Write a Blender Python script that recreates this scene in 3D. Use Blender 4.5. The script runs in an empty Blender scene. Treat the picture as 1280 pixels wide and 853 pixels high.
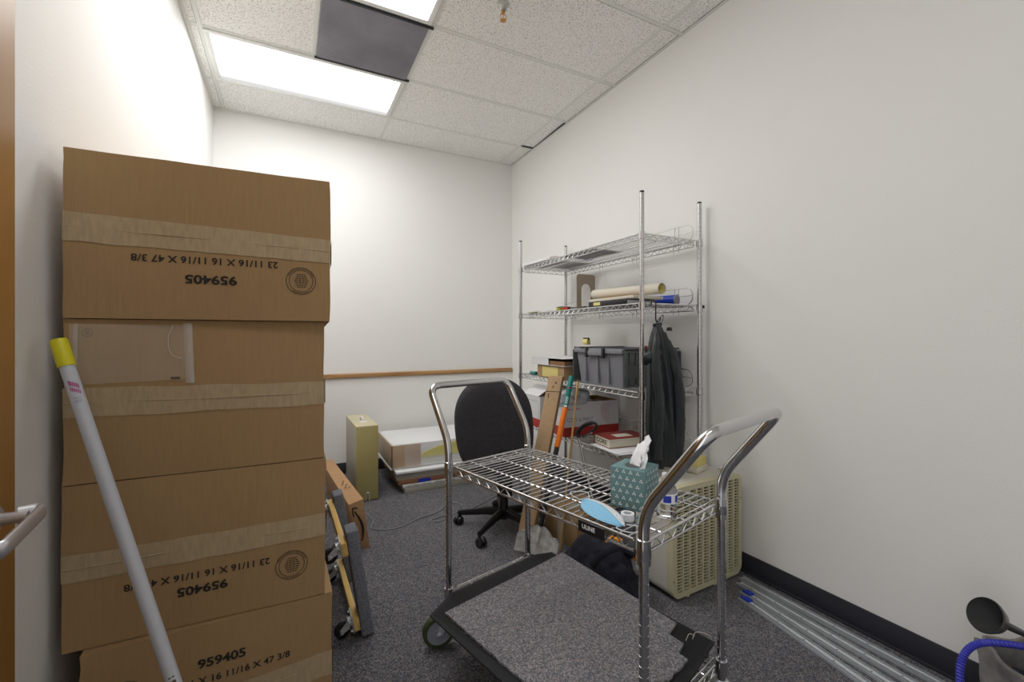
import bpy, bmesh, math, random
from mathutils import Vector, Matrix, noise
random.seed(7)
S = bpy.context.scene
COL = S.collection
PI = math.pi
# ---------------------------------------------------------------- camera
TH = 0.469
CAMZ = 1.23
cd = bpy.data.cameras.new('camera'); cam = bpy.data.objects.new('camera', cd); COL.objects.link(cam)
cam.location = (0, 0, CAMZ); cam.rotation_euler = (PI/2, 0, -TH)
cd.sensor_fit = 'HORIZONTAL'; cd.sensor_width = 36; cd.lens = 550/1280*36
cd.shift_y = -5.5/1280; cd.clip_start = 0.02
S.camera = cam
# ---------------------------------------------------------------- colour, world, light levels
S.view_settings.view_transform = 'Standard'; S.view_settings.look = 'None'
S.view_settings.gamma = 1; S.view_settings.use_curve_mapping = False
S.view_settings.exposure = 0.38
LENS_A, LENS_B, LENS_FILL = 9.6, 9.2, 3.4      # radiance of the ceiling light lenses, far to near, the nearest one an added fill
w = bpy.data.worlds.new('world'); S.world = w; w.use_nodes = True
w.node_tree.nodes['Background'].inputs[0].default_value = (0.95, 0.97, 1, 1)
w.node_tree.nodes['Background'].inputs[1].default_value = 1.1
try:
    S.cycles.use_denoising = True
    S.cycles.max_bounces = 10; S.cycles.diffuse_bounces = 6; S.cycles.transparent_max_bounces = 16
except Exception: pass

# ---------------------------------------------------------------- materials
def mat(name, col, rough=0.6, metal=0.0, noise_scale=None, var=0.0, bump=0.0, bump_scale=None, spec=None, trans=0, ior=1.45, alpha=1, detail=3, stretch=(1,1,1), emit=None):
    m = bpy.data.materials.new(name); m.use_nodes = True
    nt = m.node_tree; b = nt.nodes['Principled BSDF']
    b.inputs['Base Color'].default_value = (*col, 1); b.inputs['Roughness'].default_value = rough
    b.inputs['Metallic'].default_value = metal
    if spec is not None: b.inputs['Specular IOR Level'].default_value = spec
    if trans: b.inputs['Transmission Weight'].default_value = trans; b.inputs['IOR'].default_value = ior
    if alpha < 1: b.inputs['Alpha'].default_value = alpha
    if noise_scale or bump_scale:
        tc = nt.nodes.new('ShaderNodeTexCoord'); mp = nt.nodes.new('ShaderNodeMapping')
        mp.inputs['Scale'].default_value = stretch
        nt.links.new(tc.outputs['Object'], mp.inputs[0])
    if noise_scale:
        n = nt.nodes.new('ShaderNodeTexNoise'); n.inputs['Scale'].default_value = noise_scale; n.inputs['Detail'].default_value = detail
        nt.links.new(mp.outputs[0], n.inputs['Vector'])
        r = nt.nodes.new('ShaderNodeValToRGB')
        r.color_ramp.elements[0].position = .3; r.color_ramp.elements[1].position = .7
        r.color_ramp.elements[0].color = (*[c*(1-var) for c in col], 1)
        r.color_ramp.elements[1].color = (*[min(1, c*(1+var)) for c in col], 1)
        nt.links.new(n.outputs['Fac'], r.inputs[0]); nt.links.new(r.outputs[0], b.inputs['Base Color'])
    if bump_scale:
        n2 = nt.nodes.new('ShaderNodeTexNoise'); n2.inputs['Scale'].default_value = bump_scale; n2.inputs['Detail'].default_value = 3
        nt.links.new(mp.outputs[0], n2.inputs['Vector'])
        bp = nt.nodes.new('ShaderNodeBump'); bp.inputs['Strength'].default_value = bump; bp.inputs['Distance'].default_value = .004
        nt.links.new(n2.outputs['Fac'], bp.inputs['Height']); nt.links.new(bp.outputs[0], b.inputs['Normal'])
    return m

def speckle(name, cols, scale, rough=.95, bump=.6):
    m = bpy.data.materials.new(name); m.use_nodes = True; nt = m.node_tree; b = nt.nodes['Principled BSDF']
    tc = nt.nodes.new('ShaderNodeTexCoord'); v = nt.nodes.new('ShaderNodeTexVoronoi'); v.inputs['Scale'].default_value = scale
    nt.links.new(tc.outputs['Object'], v.inputs['Vector'])
    sp = nt.nodes.new('ShaderNodeSeparateColor'); nt.links.new(v.outputs['Color'], sp.inputs[0])
    r = nt.nodes.new('ShaderNodeValToRGB'); r.color_ramp.interpolation = 'CONSTANT'
    e = r.color_ramp.elements
    while len(e) < len(cols): e.new(.5)
    for i, c in enumerate(cols): e[i].position = i/len(cols); e[i].color = (*c, 1)
    nt.links.new(sp.outputs[0], r.inputs[0])
    n = nt.nodes.new('ShaderNodeTexNoise'); n.inputs['Scale'].default_value = 2.5; n.inputs['Detail'].default_value = 4
    nt.links.new(tc.outputs['Object'], n.inputs['Vector'])
    mr = nt.nodes.new('ShaderNodeMapRange'); mr.inputs['To Min'].default_value = .8; mr.inputs['To Max'].default_value = 1.2
    nt.links.new(n.outputs['Fac'], mr.inputs['Value'])
    mx = nt.nodes.new('ShaderNodeVectorMath'); mx.operation = 'SCALE'
    nt.links.new(r.outputs[0], mx.inputs[0]); nt.links.new(mr.outputs[0], mx.inputs['Scale'])
    nt.links.new(mx.outputs[0], b.inputs['Base Color'])
    b.inputs['Roughness'].default_value = rough; b.inputs['Specular IOR Level'].default_value = .15
    bp = nt.nodes.new('ShaderNodeBump'); bp.inputs['Strength'].default_value = bump; bp.inputs['Distance'].default_value = .003
    nt.links.new(v.outputs['Distance'], bp.inputs['Height']); nt.links.new(bp.outputs[0], b.inputs['Normal'])
    return m

def wood(name, c1, c2, axis_scale=(30, 2, 30), rough=.45):
    m = bpy.data.materials.new(name); m.use_nodes = True; nt = m.node_tree; b = nt.nodes['Principled BSDF']
    tc = nt.nodes.new('ShaderNodeTexCoord'); mp = nt.nodes.new('ShaderNodeMapping'); mp.inputs['Scale'].default_value = axis_scale
    nt.links.new(tc.outputs['Object'], mp.inputs[0])
    n = nt.nodes.new('ShaderNodeTexNoise'); n.inputs['Scale'].default_value = 1.5; n.inputs['Detail'].default_value = 6; n.inputs['Distortion'].default_value = .6
    nt.links.new(mp.outputs[0], n.inputs['Vector'])
    r = nt.nodes.new('ShaderNodeValToRGB'); r.color_ramp.elements[0].position = .35; r.color_ramp.elements[1].position = .65
    r.color_ramp.elements[0].color = (*c1, 1); r.color_ramp.elements[1].color = (*c2, 1)
    nt.links.new(n.outputs['Fac'], r.inputs[0]); nt.links.new(r.outputs[0], b.inputs['Base Color'])
    b.inputs['Roughness'].default_value = rough
    return m

def emission(name, col, s0, s1=None, lo=-.3, hi=.3):
    m = bpy.data.materials.new(name); m.use_nodes = True; nt = m.node_tree
    nt.nodes.remove(nt.nodes['Principled BSDF'])
    e = nt.nodes.new('ShaderNodeEmission'); e.inputs[0].default_value = (*col, 1); e.inputs[1].default_value = s0
    if s1 is not None:
        tc = nt.nodes.new('ShaderNodeTexCoord'); sp = nt.nodes.new('ShaderNodeSeparateXYZ'); nt.links.new(tc.outputs['Object'], sp.inputs[0])
        mr = nt.nodes.new('ShaderNodeMapRange'); mr.interpolation_type = 'SMOOTHSTEP'
        mr.inputs['From Min'].default_value = lo; mr.inputs['From Max'].default_value = hi
        mr.inputs['To Min'].default_value = s0; mr.inputs['To Max'].default_value = s1
        nt.links.new(sp.outputs['Y'], mr.inputs['Value']); nt.links.new(mr.outputs[0], e.inputs[1])
    nt.links.new(e.outputs[0], nt.nodes['Material Output'].inputs[0])
    return m

M = {}
M['wall'] = mat('wall_paint', (.845, .84, .82), .7, bump=.12, bump_scale=160, noise_scale=1.2, var=.015)
M['carpet'] = speckle('floor_carpet', [(.06,.062,.075), (.11,.11,.125), (.16,.155,.17), (.09,.09,.11), (.21,.185,.17), (.13,.14,.165), (.08,.078,.083), (.24,.23,.24)], 240)
M['mat_carpet'] = speckle('carpet_offcut', [(.11,.11,.13), (.18,.18,.195), (.25,.24,.25), (.15,.155,.18), (.30,.26,.25), (.20,.205,.23), (.13,.13,.14), (.33,.32,.33)], 250)
M['grey_carpet'] = speckle('dolly_carpet', [(.15,.16,.19), (.21,.22,.25), (.28,.29,.33), (.18,.19,.22)], 400)
M['baseboard'] = mat('baseboard_vinyl', (.028, .028, .038), .45)
M['cardboard'] = mat('cardboard_kraft', (.365, .232, .108), .85, noise_scale=55, var=.045, bump=.25, bump_scale=40, stretch=(3, 3, .25))
M['cardboard2'] = mat('cardboard_light', (.43, .29, .16), .85, noise_scale=50, var=.06)
M['carton_orange'] = mat('cardboard_orange', (.42, .245, .12), .85, noise_scale=50, var=.06)
M['paper_tape'] = mat('paper_tape', (.43, .325, .19), .55, noise_scale=60, var=.09, stretch=(2, 2, .5), bump=.3, bump_scale=50)
M['ink'] = mat('black_ink', (.02, .016, .013), .8)
M['ink_soft'] = mat('faded_ink', (.085, .058, .035), .8)
M['chrome'] = mat('chrome', (.62, .62, .63), .16, 1.0)
M['wire'] = mat('wire_chrome', (.66, .66, .66), .24, 1.0)
M['steel'] = mat('zinc_steel', (.66, .69, .72), .38, .6)
M['satin'] = mat('satin_nickel', (.66, .66, .70), .38, .85)
M['black_plastic'] = mat('black_plastic', (.012, .012, .014), .35)
M['black_rubber'] = mat('black_rubber', (.010, .010, .012), .8)
M['black_cloth'] = mat('black_cloth', (.012, .013, .022), .95, bump=.5, bump_scale=60)
M['chair_fabric'] = mat('chair_fabric', (.052, .050, .058), .97, noise_scale=260, var=.55, bump=.3, bump_scale=300)
M['white_plastic'] = mat('white_plastic', (.72, .73, .76), .35)
M['grey_white'] = mat('painted_pole', (.55, .57, .62), .35)
M['yellow'] = mat('yellow_plastic', (.68, .62, .01), .4)
M['door'] = wood('door_wood', (.30, .135, .022), (.40, .20, .045), (3, 3, .4))
M['trim_wood'] = wood('rail_wood', (.30, .15, .05), (.48, .28, .12), (1.2, 30, 30))
M['dolly_wood'] = wood('dolly_wood', (.66, .42, .12), (.82, .58, .20), (20, 2, 20))
M['stick_wood'] = wood('stick_wood', (.42, .25, .08), (.55, .36, .14), (30, 30, 2))
M['beige_metal'] = mat('beige_metal', (.41, .36, .145), .5)
M['beige_light'] = mat('beige_light_metal', (.55, .50, .33), .5)
M['perforated'] = mat('perforated_metal', (.40, .37, .32), .5)
M['hole'] = mat('dark_hole', (.02, .02, .02), .9)
M['ac_body'] = mat('ac_body_plastic', (.62, .60, .53), .5)
M['ac_grille'] = mat('ac_grille_plastic', (.58, .54, .36), .5)
M['ac_dark'] = mat('ac_inner_dark', (.05, .042, .025), .8)
M['tote'] = mat('tote_grey', (.22, .225, .25), .5)
M['amber'] = mat('amber_plastic', (.85, .33, .02), .4)
M['tote_dark'] = mat('tote_dark_grey', (.075, .085, .085), .5)
M['jacket'] = mat('jacket_nylon', (.018, .023, .026), .42, bump=.25, bump_scale=30)
M['white_card'] = mat('white_card', (.72, .71, .72), .7)
M['white_sheet'] = mat('white_sheet', (.80, .81, .82), .6)
M['grey_board'] = mat('grey_board', (.36, .34, .29), .8)
M['red'] = mat('red_print', (.42, .025, .02), .6)
M['brown'] = mat('brown_inside', (.24, .13, .06), .85)
M['rust_board'] = mat('rust_board', (.22, .10, .05), .8)
M['pack_yellow'] = mat('pack_yellow', (.74, .68, .02), .6, noise_scale=4, var=.18, stretch=(.6, .6, 60))
M['pack_tan'] = mat('pack_tan', (.50, .36, .24), .7)
M['blue'] = mat('blue_plastic', (.01, .04, .42), .4)
M['cyan_mask'] = mat('mask_blue', (.27, .58, .82), .85, bump=.2, bump_scale=80)
M['mask_white'] = mat('mask_white', (.74, .77, .80), .85)
M['teal'] = mat('teal_plastic', (.0, .20, .17), .4)
M['teal_box'] = mat('tissue_box_teal', (.145, .27, .275), .6)
M['tissue'] = mat('tissue_paper', (.82, .83, .85), .9)
M['orange'] = mat('orange_plastic', (.88, .20, .01), .4)
M['tan_metal'] = mat('tan_enamel', (.31, .255, .19), .5)
M['cream'] = mat('cream_paper', (.66, .62, .52), .8)
M['grey_paper'] = mat('grey_paper', (.42, .41, .44), .8)
M['bag_grey'] = mat('grey_bag_fabric', (.20, .19, .18), .8, noise_scale=20, var=.3)
M['clear'] = mat('clear_plastic', (.95, .96, .97), .08, trans=1, ior=1.25)
M['film'] = mat('plastic_film', (.95, .95, .95), .12, alpha=.26, bump=1.0, bump_scale=22)
M['pouch'] = mat('pouch_film', (.80, .72, .62), .15, alpha=.22, bump=1.0, bump_scale=18)
M['pouch_edge'] = mat('pouch_fold', (.75, .70, .64), .2, alpha=.45)
M['white_worn'] = mat('worn_white_metal', (.50, .50, .48), .5, noise_scale=25, var=.35)
M['tyre'] = mat('tyre_olive', (.045, .06, .022), .5)
M['wheel_grey'] = mat('wheel_grey', (.26, .28, .33), .45)
M['lime'] = mat('lime_label', (.55, .75, .03), .5)
M['hose_blue'] = mat('hose_blue', (.035, .04, .42), .35)
M['magenta'] = mat('magenta_print', (.45, .02, .18), .5)
M['navy'] = mat('navy_print', (.02, .04, .20), .5)
M['white_paint'] = mat('white_ink', (.85, .85, .85), .5)
M['label_yellow'] = mat('label_yellow', (.72, .62, .22), .6)
M['book_red'] = mat('book_cover', (.24, .03, .025), .5)
M['pages'] = mat('book_pages', (.66, .62, .50), .8, noise_scale=4, var=.1, stretch=(1, 1, 200))
M['tee'] = mat('ceiling_tee', (.76, .77, .73), .5)
M['dark_strip'] = mat('dark_strip', (.025, .024, .03), .7)
M['brass'] = mat('brass', (.55, .30, .10), .3, 1.0)
M['copper_red'] = mat('glass_bulb', (.65, .25, .06), .2)
M['filter'] = mat('return_grille_grey', (.30, .295, .335), .8, noise_scale=3, var=.18)
M['troffer'] = mat('troffer_frame', (.80, .80, .78), .4)
M['beam_white'] = M['troffer']
# ceiling tile: white with small dark pits
m = mat('ceiling_tile', (.8, .79, .77), .9); nt = m.node_tree; b = nt.nodes['Principled BSDF']
tc = nt.nodes.new('ShaderNodeTexCoord'); n = nt.nodes.new('ShaderNodeTexNoise'); n.inputs['Scale'].default_value = 120; n.inputs['Detail'].default_value = 4; n.inputs['Roughness'].default_value = .65
nt.links.new(tc.outputs['Object'], n.inputs['Vector'])
r = nt.nodes.new('ShaderNodeValToRGB'); r.color_ramp.elements[0].position = .39; r.color_ramp.elements[0].color = (.50, .49, .46, 1)
r.color_ramp.elements[1].position = .47; r.color_ramp.elements[1].color = (.93, .92, .90, 1)
nt.links.new(n.outputs['Fac'], r.inputs[0]); nt.links.new(r.outputs[0], b.inputs['Base Color'])
M['tile'] = m
# clear plastic lets light straight through in shadow rays is left to the renderer

# ---------------------------------------------------------------- mesh builder
def rotz(a): return Matrix.Rotation(a, 4, 'Z')
def euler(x, y, z): return Matrix.Rotation(z, 4, 'Z') @ Matrix.Rotation(y, 4, 'Y') @ Matrix.Rotation(x, 4, 'X')
class MB:
    def __init__(s): s.bm = bmesh.new(); s.M = Matrix.Identity(4)
    def _add(s, verts, faces, mi=0):
        vs = [s.bm.verts.new(s.M @ Vector(v)) for v in verts]; out = []
        for f in faces:
            try: fc = s.bm.faces.new([vs[i] for i in f]); fc.material_index = mi; out.append(fc)
            except ValueError: pass
        return vs, out
    def box(s, lo, hi, bev=0, seg=2, mi=0, rot=None):
        x0, y0, z0 = lo; x1, y1, z1 = hi
        V = [(x0,y0,z0),(x1,y0,z0),(x1,y1,z0),(x0,y1,z0),(x0,y0,z1),(x1,y0,z1),(x1,y1,z1),(x0,y1,z1)]
        if rot is not None:
            c = Vector(((x0+x1)/2, (y0+y1)/2, (z0+z1)/2)); V = [c + rot @ (Vector(v)-c) for v in V]
        vs, fs = s._add(V, [(0,3,2,1),(4,5,6,7),(0,1,5,4),(1,2,6,5),(2,3,7,6),(3,0,4,7)], mi)
        if bev:
            es = list({e for f in fs for e in f.edges})
            bmesh.ops.bevel(s.bm, geom=es, offset=bev, segments=seg, affect='EDGES', profile=.5, material=mi)
        return s
    def hexa(s, V, bev=0, mi=0):
        vs, fs = s._add(V, [(0,3,2,1),(4,5,6,7),(0,1,5,4),(1,2,6,5),(2,3,7,6),(3,0,4,7)], mi)
        if bev:
            es = list({e for f in fs for e in f.edges}); bmesh.ops.bevel(s.bm, geom=es, offset=bev, segments=2, affect='EDGES', profile=.5)
        return s
    def tube(s, pts, r, n=8, closed=False, caps=True, mi=0, flat=1.0, up=None):
        P = [Vector(p) for p in pts]; k = len(P)
        R = r if isinstance(r, (list, tuple)) else [r]*k
        T = []
        for i in range(k):
            if closed: t = P[(i+1) % k]-P[i-1]
            else: t = P[min(i+1, k-1)]-P[max(i-1, 0)]
            T.append(t.normalized() if t.length > 1e-9 else Vector((0,0,1)))
        u = Vector(up) if up else (Vector((0,0,1)) if abs(T[0].z) < .9 else Vector((1,0,0)))
        u = (u - T[0]*u.dot(T[0])).normalized(); rings = []
        for i in range(k):
            u = u - T[i]*u.dot(T[i]); u.normalize(); v = T[i].cross(u)
            rings.append([s.bm.verts.new(s.M @ (P[i] + u*(math.cos(2*PI*j/n)*R[i]) + v*(math.sin(2*PI*j/n)*R[i]*flat))) for j in range(n)])
        m = k if closed else k-1
        for i in range(m):
            a, b2 = rings[i], rings[(i+1) % k]
            for j in range(n):
                f = s.bm.faces.new((a[j], a[(j+1)%n], b2[(j+1)%n], b2[j])); f.material_index = mi
        if caps and not closed:
            f = s.bm.faces.new(list(reversed(rings[0]))); f.material_index = mi
            f = s.bm.faces.new(rings[-1]); f.material_index = mi
        return s
    def lathe(s, prof, n=24, mi=0, caps=True):
        rings = [[s.bm.verts.new(s.M @ Vector((max(r0, 1e-5)*math.cos(2*PI*j/n), max(r0, 1e-5)*math.sin(2*PI*j/n), z))) for j in range(n)] for r0, z in prof]
        for a, b2 in zip(rings, rings[1:]):
            for j in range(n):
                f = s.bm.faces.new((a[j], a[(j+1)%n], b2[(j+1)%n], b2[j])); f.material_index = mi
        if caps:
            s.bm.faces.new(list(reversed(rings[0]))).material_index = mi; s.bm.faces.new(rings[-1]).material_index = mi
        return s
    def prism(s, poly, h0, h1, bev=0, mi=0):
        n = len(poly); V = [(x, y, h0) for x, y in poly]+[(x, y, h1) for x, y in poly]
        F = [tuple(reversed(range(n))), tuple(range(n, 2*n))]+[(i, (i+1)%n, n+(i+1)%n, n+i) for i in range(n)]
        vs, fs = s._add(V, F, mi)
        if bev: bmesh.ops.bevel(s.bm, geom=list(fs[0].edges)+list(fs[1].edges), offset=bev, segments=2, affect='EDGES', profile=.5)
        return s
    def grid(s, fn, nu, nv, mi=0, closed_u=False):
        G = [[s.bm.verts.new(s.M @ Vector(fn(i/nu, j/nv))) for j in range(nv+1)] for i in range(nu+(0 if closed_u else 1))]
        for i in range(nu):
            for j in range(nv):
                a = G[i]; b2 = G[(i+1) % len(G)]
                f = s.bm.faces.new((a[j], b2[j], b2[j+1], a[j+1])); f.material_index = mi
        return s
    def mesh(s, name, mats, ang=35, recalc=True):
        if recalc: bmesh.ops.recalc_face_normals(s.bm, faces=s.bm.faces)
        me = bpy.data.meshes.new(name); s.bm.to_mesh(me); s.bm.free()
        for q in (mats if isinstance(mats, (list, tuple)) else [mats]): me.materials.append(M[q] if isinstance(q, str) else q)
        for p in me.polygons: p.use_smooth = True
        try: me.set_sharp_from_angle(angle=math.radians(ang))
        except Exception: pass
        return me
    def build(s, name, mats, parent=None, label=None, ang=35, recalc=True):
        o = bpy.data.objects.new(name, s.mesh(name, mats, ang, recalc)); COL.objects.link(o)
        if parent: o.parent = parent
        if label: o['label'] = label
        return o
def thing(name, label, cat, loc=(0,0,0), rot=0, group=None):
    o = bpy.data.objects.new(name, None); COL.objects.link(o); o.empty_display_size = .05
    o.location = loc; o.rotation_euler = rot if isinstance(rot, tuple) else (0, 0, rot)
    return tag(o, label, cat, group)
def tag(o, label, cat, group=None):
    o['label'] = label; o['category'] = cat
    if group: o['group'] = group
    return o
def struct(name, b, m): o = b.build(name, m); o['kind'] = 'structure'; return o
def solidify(o, t, off=0):
    md = o.modifiers.new('solid', 'SOLIDIFY'); md.thickness = t; md.offset = off; return o
def text_mb(body, width=None, height=None, bold=.0, flip=False, x=0, z=0, y=-.0008, mb=None, align='CENTER', spacing=1.0):
    """flat print standing in the local XZ plane, centred on x, z and facing -Y"""
    c = bpy.data.curves.new('t', 'FONT'); c.body = body; c.size = 1; c.align_x = 'CENTER'; c.align_y = 'CENTER'
    c.offset = bold; c.resolution_u = 3; c.space_character = spacing
    o = bpy.data.objects.new('t', c); COL.objects.link(o)
    dg = bpy.context.evaluated_depsgraph_get(); dg.update()
    me = bpy.data.meshes.new_from_object(o.evaluated_get(dg))
    xs = [v.co.x for v in me.vertices]; ys = [v.co.y for v in me.vertices]
    cx, cy = (min(xs)+max(xs))/2, (min(ys)+max(ys))/2
    sx = width/(max(xs)-min(xs)) if width else None; sy = height/(max(ys)-min(ys)) if height else None
    sx = sx or sy; sy = sy or sx
    mb = mb or MB(); k = -1 if flip else 1
    V = [(x + k*(v.co.x-cx)*sx, y, z + k*(v.co.y-cy)*sy) for v in me.vertices]
    mb._add(V, [tuple(p.vertices) for p in me.polygons])
    bpy.data.objects.remove(o); bpy.data.curves.remove(c); bpy.data.meshes.remove(me)
    return mb
def arc(c, r, a0, a1, n, f): return [f(c[0]+r*math.cos(a0+(a1-a0)*i/n), c[1]+r*math.sin(a0+(a1-a0)*i/n)) for i in range(n+1)]
def round_path(P, rad, n=6):
    P = [Vector(p) for p in P]; out = [P[0]]
    for i in range(1, len(P)-1):
        a, b2, c = P[i-1], P[i], P[i+1]; d1 = (a-b2).normalized(); d2 = (c-b2).normalized()
        rr = min(rad, (a-b2).length*.49, (c-b2).length*.49)
        p, q = b2+d1*rr, b2+d2*rr
        for k in range(n+1):
            t = k/n; out.append((1-t)**2*p + 2*t*(1-t)*b2 + t*t*q)
    out.append(P[-1]); return out
def spline(P, n=8):
    P = [Vector(p) for p in P]; out = []
    for i in range(len(P)-1):
        p0, p1, p2, p3 = P[max(i-1, 0)], P[i], P[i+1], P[min(i+2, len(P)-1)]
        for k in range(n):
            t = k/n; out.append(.5*((2*p1)+(p2-p0)*t+(2*p0-5*p1+4*p2-p3)*t*t+(3*p1-p0-3*p2+p3)*t**3))
    out.append(P[-1]); return out
def nz(x, y, z=0): return noise.noise(Vector((x, y, z)))
# ================================================================ ROOM
XL, XR, YF, YB, ZC = -0.54, 2.13, -1.0, 4.2, 3.06
b = MB(); b.box((XL-.1, YF-.1, -.1), (XR+.1, YB+.1, 0)); struct('floor', b, 'carpet')
b = MB(); b.box((XL-.1, YF-.1, ZC), (XR+.1, YB+.1, ZC+.1)); struct('ceiling', b, 'tile')
b = MB(); b.box((XR, YF-.1, 0), (XR+.1, YB+.1, ZC)); struct('wall_right', b, 'wall')
b = MB(); b.box((XL-.1, YB, 0), (XR, YB+.1, ZC)); struct('wall_back', b, 'wall')
b = MB(); b.box((XL-.1, YF-.1, 0), (XR, YF, ZC)); struct('wall_front', b, 'wall')
# left wall with the doorway the open door belongs to
b = MB(); b.box((XL-.1, .24, 0), (XL, YB, ZC)); b.box((XL-.1, YF, 0), (XL, -.74, ZC)); b.box((XL-.1, -.74, 2.95), (XL, .24, ZC)); struct('wall_left', b, 'wall')
b = MB(); b.box((XR-.008, YF, 0), (XR, YB, .10), bev=.003); b.box((XR-.016, YF, 0), (XR, YB, .012), bev=.004); struct('baseboard_right', b, 'baseboard')
b = MB(); b.box((XL, YB-.008, 0), (XR-.01, YB, .10), bev=.003); struct('baseboard_back', b, 'baseboard')
b = MB(); b.box((XL, .25, 0), (XL+.008, YB-.01, .10), bev=.003); struct('baseboard_left', b, 'baseboard')
b = MB(); b.box((XL+.01, YB-.022, .857), (XR-.005, YB, .898), bev=.008, seg=3); struct('trim_1', b, 'trim_wood')
# ceiling grid: exposed tees and wall angle
b = MB(); z0 = ZC-.003; tw = .012
YT = [3.739-.61*k for k in range(8)]
for y in YT: b.box((XL, y-tw, z0), (XR, y+tw, ZC+.001))
for x in (-.468, .752, 1.972): b.box((x-tw, YF, z0-.0006), (x+tw, YB, ZC+.001))
b.box((.142-tw, 2.519+tw, z0-.0006), (.142+tw, 3.129-tw, ZC+.001))
b.box((XR-.02, YF, z0-.001), (XR, YB, ZC)); b.box((XL, YF, z0-.001), (XL+.02, YB, ZC)); b.box((XL, YB-.02, z0-.0012), (XR, YB, ZC))
struct('trim_2', b, 'tee')
b = MB(); b.box((1.985, 3.700, ZC-.0045), (2.112, 3.728, ZC-.0038)); b.hexa([(2.092,3.15,ZC-.0042),(2.112,3.15,ZC-.0042),(2.112,3.70,ZC-.0042),(2.106,3.70,ZC-.0042),(2.092,3.15,ZC-.0034),(2.112,3.15,ZC-.0034),(2.112,3.70,ZC-.0034),(2.106,3.70,ZC-.0034)])
for y in YT:
    if y > 0: b.box((XL+.02, y+tw, ZC-.0012), (XR-.02, y+tw+.004, ZC-.0005))
b.box((1.972+tw, 1.6, ZC-.0012), (1.972+tw+.002, YB-.02, ZC-.0005)); b.box((-.468-tw-.002, 1.6, ZC-.0012), (-.468-tw, YB-.02, ZC-.0005)); b.box((XR-.0225, .9, ZC-.0014), (XR-.020, YB, ZC-.0005))
struct('trim_3', b, 'dark_strip')

def troffer(y, s0, s1, label, x=.142):
    t = thing('ceiling_light', label, 'light', (x, y, ZC-.014))
    W, D = .598, .293
    b = MB()
    for a in ((-W, -D, W, -D+.03), (-W, D-.03, W, D), (-W, -D+.03, -W+.03, D-.03), (W-.03, -D+.03, W, D-.03)):
        b.box((a[0], a[1], 0), (a[2], a[3], .0105), bev=.002)
    b.build('frame', 'troffer', t)
    b = MB(); b.grid(lambda u, v: (-.57+1.14*u, -.265+.53*v, .007), 1, 1)
    o = b.build('lens', emission('lens_glow', (1.0, .995, .985), s0, s1, .02, .24), t)
    return t
troffer(3.434, LENS_A, LENS_A*.06, 'lit rectangular ceiling light panel nearest the back wall')
troffer(2.214, LENS_B, LENS_B, 'lit ceiling light at the top edge, in front of the grey return grille')
troffer(.384, LENS_FILL, LENS_FILL, 'added unseen fill light panel on the ceiling near the room entrance')  # extra panel out of view, added as fill for the front of the room

t = thing('return_air_grille', 'square dark grey return air grille between the two lit ceiling lights', 'vent', (.447, 2.824, ZC-.012))
b = MB(); b.box((-.29, -.292, 0), (.29, .292, .006), bev=.002)
for i in range(46):
    y = -.285+i*.0127; b.box((-.288, y, -.0022), (.288, y+.005, .0))
b.build('grille_panel', 'filter', t)
for y in (-.305, .292): b = MB(); b.box((-.30, y, -.006), (.315, y+.016, .004), bev=.002); b.build('edge_strip', 'dark_strip', t)

t = thing('fire_sprinkler', 'brass pendant fire sprinkler hanging from a ceiling tile', 'sprinkler', (1.05, 2.18, ZC))
b = MB(); b.lathe([(.0, 0), (.036, 0), (.036, -.003), (.020, -.012), (.018, -.035), (.014, -.038), (0, -.038)][::-1], 20); b.build('escutcheon', 'white_worn', t)
b = MB(); b.lathe([(0, -.038), (.011, -.038), (.011, -.050), (.006, -.055), (0, -.055)][::-1], 16)
for s_ in (-1, 1): b.tube(arc((0, -.072), .019, PI/2, PI/2+s_*PI, 10, lambda p, q: (p, 0, q)), .0025, 6)
b.lathe([(0, -.089), (.017, -.090), (.017, -.092), (0, -.0925)][::-1], 12); b.build('frame_arms', 'brass', t)
b = MB(); b.tube([(0,0,-.055), (0,0,-.088)], .0028, 8); b.build('glass_bulb', 'copper_red', t)

# ---------------------------------------------------------------- door folded back against the left wall
b = MB(); b.box((-.504, .25, .012), (-.460, 1.163, 2.93), bev=.002)
dr = struct('door_1', b, 'door')
b = MB(); b.M = Matrix.Translation((-.464, 1.09, .91)) @ Matrix.Rotation(PI/2, 4, 'Y')
b.lathe([(0, 0), (.027, 0), (.027, .006), (.022, .010), (.011, .012), (.010, .05), (0, .05)], 20)
b.M = Matrix.Identity(4)
P = round_path([(-.430, 1.095, .912), (-.402, 1.105, .912), (-.396, .960, .899), (-.455, .953, .897)], .010)
b.tube(P, .0150, 16, flat=.55, up=(0, 0, 1))
h = b.build('door_handle', 'satin', dr)
b = MB()
for z in (.4, 1.5, 2.6): b.tube([(-.520, .245, z-.05), (-.520, .245, z+.05)], .006, 8)
b.build('hinge', 'satin', dr)

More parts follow.
